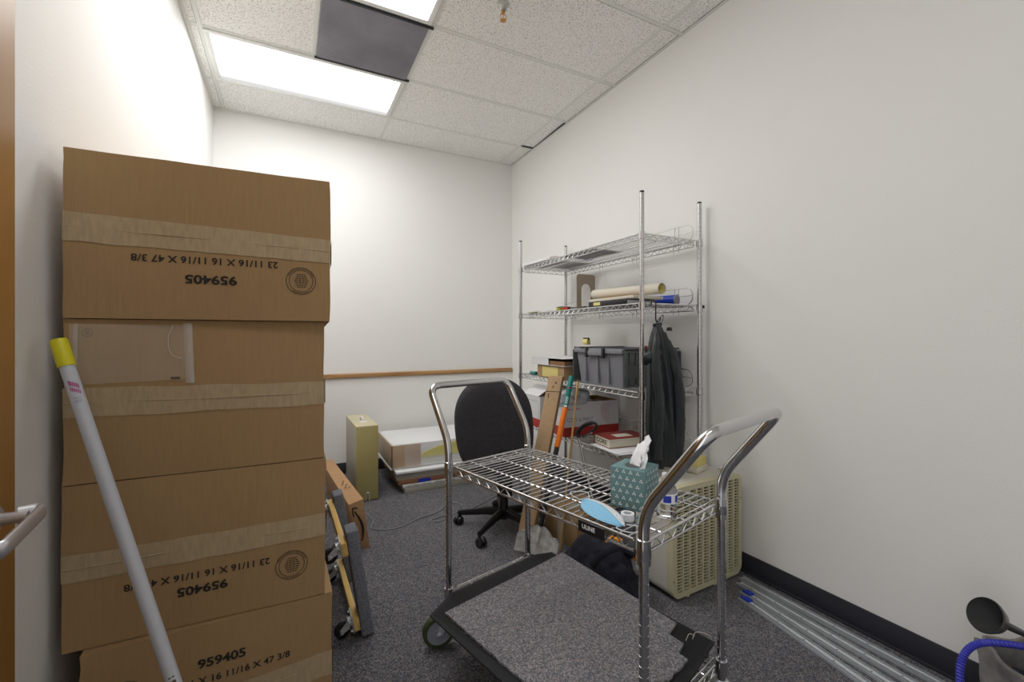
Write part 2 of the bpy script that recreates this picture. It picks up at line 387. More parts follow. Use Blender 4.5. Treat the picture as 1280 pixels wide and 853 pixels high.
# ================================================================ CARDBOARD BOX STACK
def carton(name, W, D, H, seed, m='cardboard', bulge=.006, rough=.003, n=14, ct=.004):
    """closed cardboard carton, origin at the front left bottom corner, slightly bulged and dented"""
    b = MB(); bm = b.bm
    vs, fs = b._add([(0,0,0),(W,0,0),(W,D,0),(0,D,0),(0,0,H),(W,0,H),(W,D,H),(0,D,H)], [(0,3,2,1),(4,5,6,7),(0,1,5,4),(1,2,6,5),(2,3,7,6),(3,0,4,7)])
    bmesh.ops.subdivide_edges(bm, edges=bm.edges[:], cuts=n, use_grid_fill=True)
    for v in bm.verts:
        x, y, z = v.co
        fx, fy, fz = x/W, y/D, z/H
        bl = lambda a, c: 16*a*(1-a)*c*(1-c)
        k = rough*(1+1.5*(min(fx, 1-fx) < .06 and min(fz, 1-fz) < .12))
        d = Vector((nz(x*6+seed, z*9, y*4), nz(x*7, z*6+seed, y*5), nz(x*5, y*6, z*7+seed)))*k
        if fy < 1e-6: d.y -= bulge*bl(fx, fz)*(1+.5*nz(x*3+seed, z*3)) + .0
        if fx > 1-1e-6: d.x += bulge*.7*bl(min(fy*1.0, 1), fz)
        if fz > 1-1e-6 or fz < 1e-6: d.z = -abs(d.z)*.5 if fz > .5 else abs(d.z)*.3
        v.co += d
    return b
def front_y(x, z, W, H, seed, bulge=.006, rough=.003):
    fx, fz = min(max(x/W, 0), 1), min(max(z/H, 0), 1)
    return nz(x*7, z*6+seed, 0)*rough - bulge*16*fx*(1-fx)*fz*(1-fz)*(1+.5*nz(x*3+seed, z*3))
BX = [  # x, y, z, angle deg, width, label
 (-.507, 1.496, 1.276, -2.69, .621, 'topmost brown carton of the stack, printed upside down'),
 (-.5085, 1.503, .851, -1.01, .606, 'second carton from the top of the stack, with a clear packing pouch'),
 (-.5125, 1.505, .4255, -1.18, .613, 'third carton from the top, upside-down print under a crumpled tape band'),
 (-.4715, 1.4775, .0, 1.76, .592, 'bottom carton of the stack, printed the right way up')]
DIMS, NUM = '23 11/16 X 16 11/16 X 47 3/8', '959405'
def drape(b, W, H, seed, off=.0012):
    for v in b.bm.verts: v.co.y += front_y(v.co.x, v.co.z, W, H, seed)-off
def logo(mb, x, z, r, flip, n=40):
    k = -1 if flip else 1
    for r0, r1 in ((r, r*.955), (r*.80, r*.76)):
        b2 = [(x+r0*math.cos(2*PI*i/n), 0, z+r0*math.sin(2*PI*i/n)) for i in range(n)]; c2 = [(x+r1*math.cos(2*PI*i/n), 0, z+r1*math.sin(2*PI*i/n)) for i in range(n)]
        mb._add(b2+c2, [(i, (i+1)%n, n+(i+1)%n, n+i) for i in range(n)])
    random.seed(3)
    def ticks(a0, a1, m):
        for i in range(m):
            a = a0+(a1-a0)*i/m; da = (a1-a0)/m*.62
            h = random.uniform(.84, .86); g = random.uniform(.90, .93)
            V = [(x+k*rr*r*math.cos(aa), 0, z+k*rr*r*math.sin(aa)) for rr, aa in ((h, a), (g, a), (g, a+da), (h, a+da))]
            mb._add(V, [(0, 1, 2, 3)])
    ticks(PI*1.12, PI*1.88, 26); ticks(PI*.30, PI*.72, 12)
    for i in range(7):
        zz = (-.5+i*.15)*r; ww = r*(.62-.25*abs(i-3)/3)*.8
        for j in range(4):
            x0 = -ww+2*ww*j/4; V = [(x+k*(x0), 0, z+k*zz), (x+k*(x0+ww*.4), 0, z+k*zz), (x+k*(x0+ww*.4), 0, z+k*(zz+r*.07)), (x+k*x0, 0, z+k*(zz+r*.07))]
            mb._add(V, [(0, 1, 2, 3)])
HB = [.431, .4235, .4235, .4235]
for i, (x, y, z, a, Wd, lab) in enumerate(BX):
    sd = i*3.7+1; H0 = HB[i]; t = thing('cardboard_box', lab, 'box', (x, y, z+.001), math.radians(a), 'large shipping cartons stacked by the left wall')
    carton('body', Wd, 1.18, H0, sd).build('carton', 'cardboard', t, ang=25)
    # paper tape along the flap seam (lower edge left/right, upper edge left/right), wraps onto the sides
    tl = [(.195, .270, .179, .250), (.172, .247, .167, .238), (.178, .246, .184, .252), (.15, .225, .168, .243)][i]
    def tp(u, v):
        xx = -.001+(Wd+.002)*u
        lo = tl[0]+(tl[2]-tl[0])*u+.0035*nz(xx*14, sd); hi = tl[1]+(tl[3]-tl[1])*u+.003*nz(xx*11, sd+9)
        return (xx, .0006*nz(xx*30, v*9, sd), lo+(hi-lo)*v)
    b = MB(); b.grid(tp, 60, 8); drape(b, Wd, H0, sd, .0018)
    b.grid(lambda u, v: (-.0022+.0006*nz(u*9, v*5), u*.12, tl[0]+(tl[1]-tl[0])*v+.004*nz(u*20, 2, sd)), 8, 4)
    b.grid(lambda u, v: (Wd+.0035+.0006*nz(u*9, v*5), u*.12, tl[2]+(tl[3]-tl[2])*v+.004*nz(u*20, 5, sd)), 8, 4)
    tape = b.build('paper_tape', 'paper_tape', t, ang=60)
    # seam ridge of the flaps showing through the tape
    b = MB(); b.tube([(xx, -.0012+front_y(xx, 0, Wd, H0, sd, 0), (tl[0]+tl[1])/2+((tl[2]+tl[3])-(tl[0]+tl[1]))/2*xx/Wd+.002*nz(xx*10, sd)) for xx in [Wd*k/40 for k in range(41)]], .0018, 5)
    drape(b, Wd, H0, sd, -.0); b.build('flap_seam', 'paper_tape', tape)
    if i == 1: # pouch and small mark
        b = MB(); b.grid(lambda u, v: (.012+.258*u, 0, .255+.155*v+.006*u*(1-v)), 26, 16)
        for v in b.bm.verts: v.co.y -= .0014+.0030*abs(nz(v.co.x*26, v.co.z*22, 3))
        drape(b, Wd, H0, sd, .001); p = b.build('packing_pouch', 'pouch', t, ang=80)
        b = MB(); b.grid(lambda u, v: (.247+.02*u+.008*(1-v), -.004*math.sin(PI*u), .25+.165*v), 4, 16); 
        drape(b, Wd, H0, sd, .002); b.build('pouch_fold', 'pouch_edge', p, ang=80); b = MB(); b.grid(lambda u, v: (.02+.009*u, -.002, .30+.11*v), 2, 8); drape(b, Wd, H0, sd, .002); b.build('pouch_fold', 'pouch_edge', p, ang=80); b = MB()
        b.tube(spline([(.225, -.004, .41), (.215, -.005, .37), (.222, -.004, .33), (.245, -.004, .318)]), .0015, 5)
        drape(b, Wd, H0, sd, .002); b.build('pouch_fold', 'pouch_edge', p, ang=80)
        b = MB(); logo(b, .046, .388, .0115, False, 24); drape(b, Wd, H0, sd, .0012); b.build('recycling_mark', 'ink', t, ang=80)
        b = MB(); b.grid(lambda u, v: (.222+.02*u, 0, .262+.006*v), 2, 1); drape(b, Wd, H0, sd, .006); b.build('pouch_print', 'ink_soft', p)
        continue
    fl = i != 3
    if i == 0: args = ((.3075, .163, .343), (.3145, .111, .122), (.54, .120, .041))
    if i == 2: args = ((.293, .138, .338), (.297, .0975, .118), (.52, .112, .044))
    if i == 3: args = ((.309, .273, .330), (.303, .319, .114), (.088, .286, .045))
    b = MB(); text_mb(DIMS, width=args[0][2], height=.0195, bold=.018, flip=fl, x=args[0][0], z=args[0][1], y=0, mb=b)
    drape(b, Wd, H0, sd, .0016); b.build('dimension_print', 'ink', t, ang=80); b = MB()
    text_mb(NUM, width=args[1][2], height=.0255, bold=.03, flip=fl, x=args[1][0], z=args[1][1], y=0, mb=b)
    drape(b, Wd, H0, sd, .0016); b.build('number_print', 'ink', t, ang=80)
    b = MB(); logo(b, args[2][0], args[2][1], args[2][2], fl); drape(b, Wd, H0, sd, .0016); b.build('round_stamp', 'ink_soft', t, ang=80)

# ---------------------------------------------------------------- extension pole leaning on the stack
T0 = Vector((-.491, 1.425, 1.222)); B0 = Vector((-.103, 1.173, .012))
ax = (T0-B0); Lp = ax.length
q = ax.to_track_quat('Z', 'Y')
t = thing('extension_pole', 'white extension pole with yellow tip leaning against the carton stack', 'pole', B0, tuple(q.to_euler()))
b = MB(); b.lathe([(0, 0), (.0135, 0), (.0145, .004), (.0145, Lp-.055), (0, Lp-.055)], 20); b.build('tube', 'grey_white', t)
b = MB(); b.lathe([(0, Lp-.068), (.0168, Lp-.068), (.0172, Lp-.064), (.0165, Lp-.003), (.0155, Lp), (0, Lp)], 20); b.build('tip', 'yellow', t)
def wrap_print(mat_name, nm, strokes, z0, facing, r=.0149):
    b = MB()
    for (u0, v0, u1, v1) in strokes:
        V = []
        n = 4
        for k in range(n+1):
            for vv in (v0, v1):
                a = facing + (u0+(u1-u0)*k/n)/r; V.append((r*math.cos(a), r*math.sin(a), z0+vv))
        b._add(V, [(2*k, 2*k+1, 2*k+3, 2*k+2) for k in range(n)])
    b.build(nm, mat_name, t, ang=80)
lv = q.to_matrix().inverted() @ (Vector((0, 0, CAMZ))-T0); fa = math.atan2(lv.y, lv.x)
random.seed(5)
st = [(-.008+.003*i, -.002-.0022*i+random.uniform(-.001, .001), -.006+.003*i, .010-.0022*i) for i in range(6)] + [(-.008+.003*i, -.016-.002*i, -.0062+.003*i, -.006-.002*i) for i in range(6)]
wrap_print('magenta', 'brand_script', st, Lp-.115, fa)
wrap_print('navy', 'small_print', [(-.007+.0022*i, -.002*j, -.0055+.0022*i, .0012-.002*j) for i in range(6) for j in (0, 3, 5)], Lp-.150, fa)
wrap_print('ink_soft', 'bottom_label', [(-.008, 0, .004, .03), (-.008, .036, -.003, .039), (-.001, .036, .004, .039)], Lp*.33, fa)
# ================================================================ WIRE CART
def ribbed_post(mb, h, r=.0125, n=14, z0=0, groove=.0254):
    prof = [(0, z0), (r, z0)]; z = z0+groove
    while z < h-.02:
        prof += [(r, z-.0014), (r-.0014, z-.0007), (r-.0014, z+.0007), (r, z+.0014)]; z += groove
    prof += [(r, h-.002), (r-.002, h), (0, h)]
    mb.lathe(prof, n); return mb
def wire_shelf(mb, Lx, Ly, z, sp=.0265, drop=.030, zig=.055, r=.0025):
    """wires run along Y, centred on 0,0; top wire level z"""
    hx, hy = Lx/2, Ly/2; c = .028
    def loop(zz, rr, ox, oy): mb.tube(round_path([(-ox+c, -oy, zz), (ox-c, -oy, zz)], .0), rr, 8); mb.tube([(-ox+c, oy, zz), (ox-c, oy, zz)], rr, 8); mb.tube([(-ox, -oy+c, zz), (-ox, oy-c, zz)], rr, 8); mb.tube([(ox, -oy+c, zz), (ox, oy-c, zz)], rr, 8)
    loop(z-.002, .0042, hx, hy); loop(z-drop, .0040, hx, hy)
    n = int((Lx-.03)/sp)
    for i in range(n+1):
        x = -hx+.015+(Lx-.03)*i/n; mb.tube([(x, -hy, z+.0015), (x, hy, z+.0015)], r, 6)
    for k in (-.5, 0, .5): mb.tube([(-hx, k*hy*1.15, z-.0025), (hx, k*hy*1.15, z-.0025)], .0032, 6)
    for sy in (-1, 1):
        m = int((Lx-2*c)/zig*2); P = [(-hx+c+(Lx-2*c)*i/m, sy*hy, z-.003 if i % 2 else z-drop+.001) for i in range(m+1)]; mb.tube(P, .0028, 6)
    for sx in (-1, 1):
        m = int((Ly-2*c)/zig*2); P = [(sx*hx, -hy+c+(Ly-2*c)*i/m, z-.003 if i % 2 else z-drop+.001) for i in range(m+1)]; mb.tube(P, .0028, 6)
        for k in range(3): mb.tube([(sx*(hx-.05-.0*k), -hy, z-.004), (sx*(hx-.05), hy, z-.004)], .002, 6) if k == 0 else None
    return mb
def collar(parent, x, y, z, r=.0175):
    b = MB(); b.M = Matrix.Translation((x, y, z)); b.lathe([(.0122, -.036), (r, -.036), (r+.001, -.030), (r-.001, .0), (r-.0005, .004), (.0122, .004)], 16)
    return b.build('collar', 'chrome', parent)
CA = -1.328; cart = thing('wire_cart', 'chrome two-shelf wire cart with bent handles, carrying a tissue box', 'cart', (.884, 1.304, 0), CA)
HX, HY_, ZT, ZL = .443, .215, .717, .222
top = wire_shelf(MB(), 2*HX-.012, 2*HY_-.012, ZT).build('wire_shelf', 'wire', cart)
low = wire_shelf(MB(), 2*HX-.012, 2*HY_-.012, ZL).build('wire_shelf', 'wire', cart)
for sx in (-1, 1):
    for sy in (-1, 1):
        x, y = sx*HX, sy*HY_
        b = MB(); b.M = Matrix.Translation((x, y, 0)); ribbed_post(b, ZT+.01, z0=.165); b.build('post', 'chrome', cart)
        for zz, par in ((ZT, top), (ZL, low)): collar(par, x, y, zz)
        # caster: swivel fork and wheel
        a = {(-1, -1): -1.95, (1, -1): 2.2, (1, 1): 2.6, (-1, 1): -.6}[(sx, sy)]
        ce = MB(); ce.M = Matrix.Translation((x, y, 0)) @ rotz(a)
        ce.lathe([(0, .150), (.022, .150), (.024, .158), (.012, .166), (.010, .185), (0, .185)], 16)
        for s2 in (-1, 1):
            ce._add([(-.02, s2*.021, .152), (.02, s2*.021, .152), (.052, s2*.021, .058), (.028, s2*.021, .058), (-.02, s2*.024, .152), (.02, s2*.024, .152), (.052, s2*.024, .058), (.028, s2*.024, .058)], [(0,1,2,3),(7,6,5,4),(0,4,5,1),(1,5,6,2),(2,6,7,3),(3,7,4,0)])
        ce.box((-.022, -.024, .150), (.022, .024, .154), bev=.001); ce.tube([(.04, -.03, .0635), (.04, .03, .0635)], .006, 10)
        cs = ce.build('caster', 'steel', cart)
        wb = MB(); wb.M = Matrix.Translation((x, y, 0)) @ rotz(a) @ Matrix.Translation((.04, 0, .0635)) @ Matrix.Rotation(PI/2, 4, 'X')
        wb.lathe([(.048, -.016), (.060, -.015), (.0635, -.008), (.0635, .008), (.060, .015), (.048, .016), (.048, -.016)], 36, caps=False); wb.build('tyre', 'tyre', cs)
        wb = MB(); wb.M = Matrix.Translation((x, y, 0)) @ rotz(a) @ Matrix.Translation((.04, 0, .0635)) @ Matrix.Rotation(PI/2, 4, 'X')
        wb.lathe([(0, -.016), (.014, -.016), (.016, -.010), (.040, -.010), (.043, -.014), (.0485, -.014), (.0485, .014), (.043, .014), (.040, .010), (.016, .010), (.014, .016), (0, .016)], 36); wb.build('wheel_hub', 'wheel_grey', cs)
for sx in (-1, 1):
    x = sx*HX; xo = sx*(HX+(.165 if sx > 0 else .150))
    P = round_path([(x, -HY_, ZT-.03), (x, -HY_, .80), (xo, -HY_, 1.020), (xo, HY_, 1.020), (x, HY_, .80), (x, HY_, ZT-.03)], .055, 10)
    b = MB(); b.tube(P, .0148, 16); hd = b.build('push_handle', 'chrome', cart)
    for s2 in (-1, 1): b = MB(); b.M = Matrix.Translation((x, s2*HY_, ZT)); b.lathe([(.0145, -.05), (.0172, -.05), (.0172, .012), (.0145, .014)], 16); b.build('handle_sleeve', 'chrome', hd)
# name plate on the left side of the top shelf
b = MB(); b.box((.235, -HY_-.004, ZT-.034), (.325, -HY_+.001, ZT-.003), bev=.001); pl = b.build('name_plate', 'black_plastic', cart)
b = text_mb('ULINE', width=.045, height=.0125, bold=.03, x=.272, z=ZT-.016, y=-HY_-.0048); b.build('plate_lettering', 'white_paint', pl)

# ---------------------------------------------------------------- rubber mat and carpet offcut on the lower shelf
def slab_from(poly, z0, z1, name, m, zfun=None, bev=0):
    b = MB(); b.prism(poly, z0, z1, bev)
    return b
ZM = .232
mp = [(.449, 1.537), (.56, 1.633), (1.0, 1.750), (1.085, 1.735), (1.240, .982), (1.02, .897), (.87, .93), (.80, .965), (.67, .955), (.552, 1.135)]
mt = thing('rubber_mat', 'black ribbed rubber mat lying across the lower shelf of the cart', 'mat', (.85, 1.35, ZM-.006))
loc = lambda P: [(x-.85, y-1.35) for x, y in P]
b = MB(); b.prism(loc(mp), .0, .007, .002)
b.build('mat_base', 'black_rubber', mt)
# ribs: parallel to the side edge of the mat, inside the border
b = MB(); A = Vector((.449, 1.537)); Bp = Vector((1.066, 1.745)); d = (Bp-A).normalized(); e = Vector((-d.y, d.x))*-1; A = A-e*.06
def inside(p, poly):
    c = False; n = len(poly)
    for i in range(n):
        x1, y1 = poly[i]; x2, y2 = poly[(i+1) % n]
        if (y1 > p[1]) != (y2 > p[1]) and p[0] < (x2-x1)*(p[1]-y1)/(y2-y1)+x1: c = not c
    return c
L1 = (Bp-A).length
for i in range(int((L1)/.0085)):
    s0 = .012+i*.0085; run = None
    for k in range(0, 150):
        p = A+d*s0+e*(.012+k*.006); ok = inside(p, [tuple(Vector(q_)*.972+Vector((.85, 1.35))*.028) for q_ in mp])
        if ok and run is None: run = p.copy()
        if (not ok or k == 149) and run is not None:
            q2 = p; b.tube([(run.x-.85, run.y-1.35, .0072), (q2.x-.85, q2.y-1.35, .0072)], .0017, 5); run = None
b.build('mat_ribs', 'black_rubber', mt)
random.seed(11)
CJ = [(1.190, 1.095), (1.124, 1.067), (1.131, 1.012), (1.083, .988), (1.088, .957)]
def jag(p, q, n, amp, sk=0):
    out = []; p, q = Vector(p), Vector(q); dd = (q-p); nn = Vector((-dd.y, dd.x)).normalized()
    for i in range(n): out.append(tuple(p+dd*i/n+nn*random.uniform(-amp, amp)))
    return out
cp = jag((.497, 1.512), (1.125, 1.69), 6, .001) + jag((1.115, 1.69), CJ[0], 6, .001)
cp += CJ
cp += jag((CJ[-1][0]-.02, CJ[-1][1]-.008), (.955, .925), 6, .003) + jag((.88, .955), (.72, .99), 3, .004) + jag((.60, 1.10), (.497, 1.512), 60, .0026)
b = MB(); b.prism([(x-.85, y-1.35) for x, y in cp], 0, .008)
o = thing('carpet_offcut', 'grey speckled carpet offcut with frayed edges on top of the black mat', 'carpet', (.85, 1.35, ZM+.0035))
b.build('pile', 'mat_carpet', o)
b = MB(); b.tube(spline([(.325, -.335, .006), (.35, -.325, .014), (.375, -.335, .012), (.392, -.35, .004)]), .0008, 5); b.tube(spline([(.30, -.33, .006), (.33, -.318, .012), (.345, -.327, .006)]), .0008, 5); b.build('loose_thread', 'cream', o)
# ================================================================ WIRE SHELVING UNIT
X0, X1, Y0, Y1 = 1.645, 2.075, 1.745, 3.095
CX, CY = (X0+X1)/2, (Y0+Y1)/2
SH = [1.775, 1.408, .935, .563]
su = thing('wire_shelving_unit', 'tall chrome wire shelving unit standing against the right wall', 'shelf', (CX, CY, 0))
hx, hy = (X1-X0)/2, (Y1-Y0)/2
for x in (-hx, hx):
    for y in (-hy, hy):
        b = MB(); b.M = Matrix.Translation((x, y, 0)); ribbed_post(b, 1.985, z0=.02); po = b.build('post', 'chrome', su)
        b = MB(); b.M = Matrix.Translation((x, y, 0)); b.lathe([(0, 0), (.018, 0), (.018, .008), (.008, .014), (.008, .03), (0, .03)], 14); b.build('levelling_foot', 'black_plastic', po)
        b = MB(); b.M = Matrix.Translation((x, y, 0)); b.lathe([(0, 1.983), (.0125, 1.983), (.0125, 1.990), (.010, 1.993), (0, 1.993)], 14); b.build('end_cap', 'black_plastic', po)
for z in SH:
    b = MB(); b.M = rotz(PI/2); wire_shelf(b, 2*hy-.012, 2*hx-.012, z, sp=.0262, r=.0023)
    s_ = b.build('wire_shelf', 'wire', su)
    for x in (-hx, hx):
        for y in (-hy, hy): collar(s_, x, y, z)
    # back ledge: long wire loop with rounded ends and short uprights
    xl = hx-.012; ya, yb, zb, zt = -hy+.035, hy-.035, z+.004, z+.104
    rr = .05; P = []
    for (cy_, a0) in ((yb-rr, -PI/2), (ya+rr, PI/2)):
        for k in range(13): a = a0+PI*k/12; P.append((xl, cy_+rr*math.cos(a), (zb+zt)/2+rr*math.sin(a)))
    b = MB(); b.tube(P, .0032, 6, closed=True); b.tube([(xl, ya+.002, (zb+zt)/2+.004), (xl, yb-.002, (zb+zt)/2+.004)], .0024, 6)
    for k in range(4):
        yy = ya+.10+(yb-ya-.22)*k/3
        for d_ in (0, .028): b.tube([(xl-.003, yy+d_, zt), (xl-.003, yy+d_*1.4, z-.05)], .0023, 6)
    b.build('back_ledge', 'wire', su)

def P_(x, y, z): return (x, y, z)
def block(nm, lab, cat, c, size, ang, m, bev=.001, group=None, tilt=(0, 0), parts=None):
    """a plain slab-like thing (sheet, pad, box) with its base centre at c"""
    b = MB(); b.box((-size[0]/2, -size[1]/2, 0), (size[0]/2, size[1]/2, size[2]), bev=bev)
    o = b.build(nm, m); o.location = c; o.rotation_euler = (tilt[0], tilt[1], ang); return tag(o, lab, cat, group)
def sheet(nm, lab, cat, c, sx, sy, ang, m, curl=.01, th=.0012, seed=0, group=None):
    b = MB(); b.grid(lambda u, v: (sx*(u-.5), sy*(v-.5), curl*(abs(2*u-1)**3)*(.5+.5*nz(v*2+seed, seed))+.0015), 14, 14)
    o = b.build(nm, m); solidify(o, th, 1); o.location = c; o.rotation_euler = (0, 0, ang); return tag(o, lab, cat, group)
# top shelf
zt = SH[0]+.0035
block('envelope', 'thick white envelope on the far left front of the top wire shelf', 'envelope', (1.735, 2.85, zt), (.19, .38, .022), .03, 'white_card', .004)
block('cardboard_sheet', 'brown cardboard pad lying on the white envelope on the top shelf', 'cardboard', (1.76, 2.78, zt+.0225), (.17, .20, .006), .12, 'carton_orange', .001)
sheet('paper_folder', 'grey folder lying flat mid-way along the top wire shelf', 'folder', (1.80, 2.38, zt), .24, .34, .1, 'grey_paper', .004)
sheet('document', 'grey sheet behind the white envelope on the top wire shelf', 'paper', (1.955, 2.83, zt), .19, .32, -.05, 'grey_paper', .003, seed=2)
b = MB(); b.tube([(0, -.035, .008), (0, .035, .008)], .008, 10); o = b.build('marker_pen', 'blue'); o.location = (1.93, 2.585, zt); o.rotation_euler = (0, 0, .5); tag(o, 'small blue marker lying on the top wire shelf', 'pen')
# second shelf
z2 = SH[1]+.0035
t = thing('bookend', 'tan metal bookend with an arched opening on the second shelf', 'bookend', (1.718, 2.33, z2), .04)
b = MB(); n_ = 12; W = .150; H = .222; r_ = .018; hw = .037; hh = .125
out = [(-W/2, 0), (-W/2, H-r_)]+[(-W/2+r_-r_*math.cos(PI/2*k/6), H-r_+r_*math.sin(PI/2*k/6)) for k in range(1, 7)]+[(W/2-r_+r_*math.sin(PI/2*k/6), H-r_+r_*math.cos(PI/2*k/6)) for k in range(0, 7)]+[(W/2, 0), (hw, 0)]
out += [(hw*math.cos(PI*k/n_), hh-.001+hw*math.sin(PI*k/n_)) for k in range(n_+1)]+[(-hw, 0)]
b.M = Matrix.Rotation(PI/2, 4, 'X'); b.prism(out, -.001, .001); b.build('plate', 'tan_metal', t)
b = MB(); b.box((-hw+.002, 0, 0), (hw-.002, .11, .0015)); b.build('foot', 'tan_metal', t)
t = thing('binder', 'black binder with a yellow label lying under cream sheets on the second shelf', 'binder', (1.775, 2.055, z2), .06)
b = MB(); b.box((-.115, -.16, 0), (.115, .16, .004), bev=.001); b.box((-.115, -.16, .026), (.115, .16, .030), bev=.001); b.box((-.117, -.16, .0), (-.111, .16, .030), bev=.001); b.build('cover', 'black_plastic', t)
b = MB(); b.box((-.10, -.15, .004), (.11, .15, .026)); b.build('page_block', 'white_card', t)
b = MB(); b.box((-.1178, .055, .006), (-.1170, .115, .024)); b.build('spine_label', 'label_yellow', t)
block('paper_pad', 'cream paper pad on top of the black binder', 'paper', (1.785, 2.03, z2+.031), (.235, .36, .016), .06, 'cream', .002)
block('manila_folder', 'orange-brown folder on the cream pad under the paper roll', 'folder', (1.80, 2.06, z2+.048), (.19, .30, .003), .12, 'carton_orange', .001)
sheet('magazine', 'white magazine with a curled cover beside the tan bookend', 'magazine', (1.765, 2.475, z2+.012), .20, .24, .35, 'white_card', .02, th=.004, seed=4)
block('notebook', 'dark notebook under the curled magazine on the second shelf', 'notebook', (1.86, 2.49, z2), (.16, .20, .010), -.15, 'black_plastic', .001)
t = thing('paper_roll', 'rolled cream poster with a yellow inside on the second shelf', 'roll', (1.86, 1.815, z2+.087), 0)
def roll(u, v, L=.44, r0=.032):
    a = u*2*PI*1.35; rr = r0*(1-.16*u)
    return (rr*math.cos(a)-.13*v, L*v, rr*math.sin(a)*(1-.0*v)-.004*v)
b = MB(); b.grid(roll, 50, 8); o = b.build('outer_sheet', 'cream', t, ang=60)
b = MB(); b.grid(lambda u, v: (.0255*math.cos(u*2*PI)-.002-.13*v*.99, .002+.43*v, .0255*math.sin(u*2*PI)-.001), 30, 4); b.lathe([(0, 0), (.001, 0)], 4); b.build('inner_sheet', 'label_yellow', t, ang=60)
t = thing('poster_tube', 'blue rolled tube lying beside the cream poster roll', 'tube', (2.00, 1.84, z2+.031), .25)
b = MB(); b.tube([(0, 0, 0), (0, .32, 0)], .030, 20); b.build('tube', 'blue', t)
b = MB(); b.tube([(0, -.004, 0), (0, .004, 0)], .0305, 20); b.tube([(0, -.006, 0), (0, 0, 0)], .012, 12); b.build('end_cap', 'tote', t)
b = MB(); b.tube([(0, 0, .014), (.0, .05, .014)], .014, 12); o = b.build('glue_stick', 'yellow'); o.location = (1.665, 2.53, z2); tag(o, 'small yellow tube at the left end of the second shelf clutter', 'tube')
block('paper_stack', 'thin stack of white papers at the far left of the second shelf clutter', 'paper', (1.78, 2.66, z2), (.22, .17, .012), .2, 'white_card', .003)
block('eraser', 'small red and white packet beside the yellow tube on the second shelf', 'packet', (1.672, 2.485, z2), (.03, .045, .016), .3, 'red', .002)
b = MB(); b.box((-.035, -.06, 0), (.035, .06, .006), bev=.002); o = b.build('note_pad', 'ac_grille'); o.location = (1.665, 2.90, z2); tag(o, 'flat olive pad near the far left post of the second shelf', 'pad')
# hook, jacket and binder clip hanging from the second shelf
t = thing('hanging_hook', 'black S-hook on the second shelf holding the dark jacket', 'hook', (1.713, 1.722, SH[1]))
b = MB(); b.tube(spline([(0, .026, -.008), (0, .024, .006), (0, .006, .010), (0, -.006, .002), (0, -.007, -.03), (0, -.007, -.085), (.008, -.008, -.100), (.022, -.010, -.098), (.030, -.012, -.080)], 6), .0035, 8); b.build('bent_wire', 'black_plastic', t)
jk = thing('jacket', 'dark green-grey rain jacket hanging from the black hook', 'jacket', (1.672, 1.665, .56))
rows = [  # z, left, right, depth (half), relative to the hanging axis
 (0, -.055, .152, .040), (.04, -.060, .154, .044), (.12, -.062, .150, .046), (.20, -.064, .140, .046), (.28, -.060, .128, .044), (.36, -.056, .116, .042), (.44, -.054, .098, .042), (.52, -.052, .078, .040), (.58, -.050, .062, .038), (.64, -.044, .048, .034), (.69, -.030, .036, .026), (.722, -.019, .024, .016), (.735, -.014, .020, .012)]
def jrow(t_):
    t_ *= len(rows)-1; i = min(int(t_), len(rows)-2); k = t_-i; return [a+(b_-a)*k for a, b_ in zip(rows[i], rows[i+1])]
def jk_fn(u, v):
    z, l, r, d = jrow(v); a = 2*PI*u; cx = (l+r)/2; hw = (r-l)/2
    fold = (1-.75*v)
    k = 1+ .42*fold*math.sin(a*8+1.6*nz(v*3, 1)+v*2)*.9 + .14*fold*math.sin(a*17+v*5) + .15*nz(math.cos(a)*2, math.sin(a)*2, v*5)
    return (cx+hw*math.cos(a)*(1+.10*(k-1)), d*math.sin(a)*k, z+.012*math.sin(a*3+1)*(1-v)**3)
b = MB(); b.grid(jk_fn, 150, 60, closed_u=True)
b.bm.verts.ensure_lookup_table(); o = b.build('shell', 'jacket', jk, ang=70)
def sleeve(P, R, seed):
    Q = spline(P, 8); k = len(Q)-1; rr = []
    Rs = spline([(r_, 0, 0) for r_ in R], 8); b = MB(); b.tube(Q, [max(q_.x, .004)*(1+.12*nz(i*.9, seed)) for i, q_ in enumerate(Rs)], 18, flat=.62)
    for v in b.bm.verts: v.co += Vector((nz(v.co.x*40, v.co.z*26, seed), nz(v.co.x*30, v.co.z*30, seed+3), 0))*.006
    return b
sleeve([(-.012, -.02, .70), (-.044, -.036, .62), (-.048, -.045, .50), (-.030, -.05, .34), (-.028, -.046, .20), (-.032, -.04, .06)], [.014, .028, .036, .034, .032, .030], 2).build('sleeve', 'jacket', jk, ang=70)
sleeve([(.020, -.018, .69), (.060, -.034, .60), (.088, -.040, .50), (.112, -.04, .36), (.118, -.036, .20), (.108, -.030, .05)], [.012, .022, .028, .030, .032, .030], 5).build('sleeve', 'jacket', jk, ang=70)
sleeve([(-.02, -.045, .60), (-.060, -.030, .575), (-.078, -.012, .56), (-.075, .008, .53)], [.020, .027, .024, .012], 8).build('hood', 'jacket', jk, ang=70)
b = MB(); b.tube(spline([(-.010, -.002, .728), (.004, -.003, .755), (.040, .0, .781), (.036, -.002, .755), (.016, 0, .728)], 6), .0022, 6); b.tube([(-.022, 0, .727), (.026, 0, .733)], .009, 8); b.build('hanging_loop', 'black_cloth', jk)
t = thing('binder_clip', 'small black binder clip hanging below the second shelf by a thread', 'clip', (1.90, 1.80, 1.262))
b = MB(); b.prism([(-.018, 0), (.018, 0), (.011, .020), (-.011, .020)], -.006, .006, .001); b.bm.transform(Matrix.Rotation(PI/2, 4, 'X')); b.build('clip_body', 'black_plastic', t)
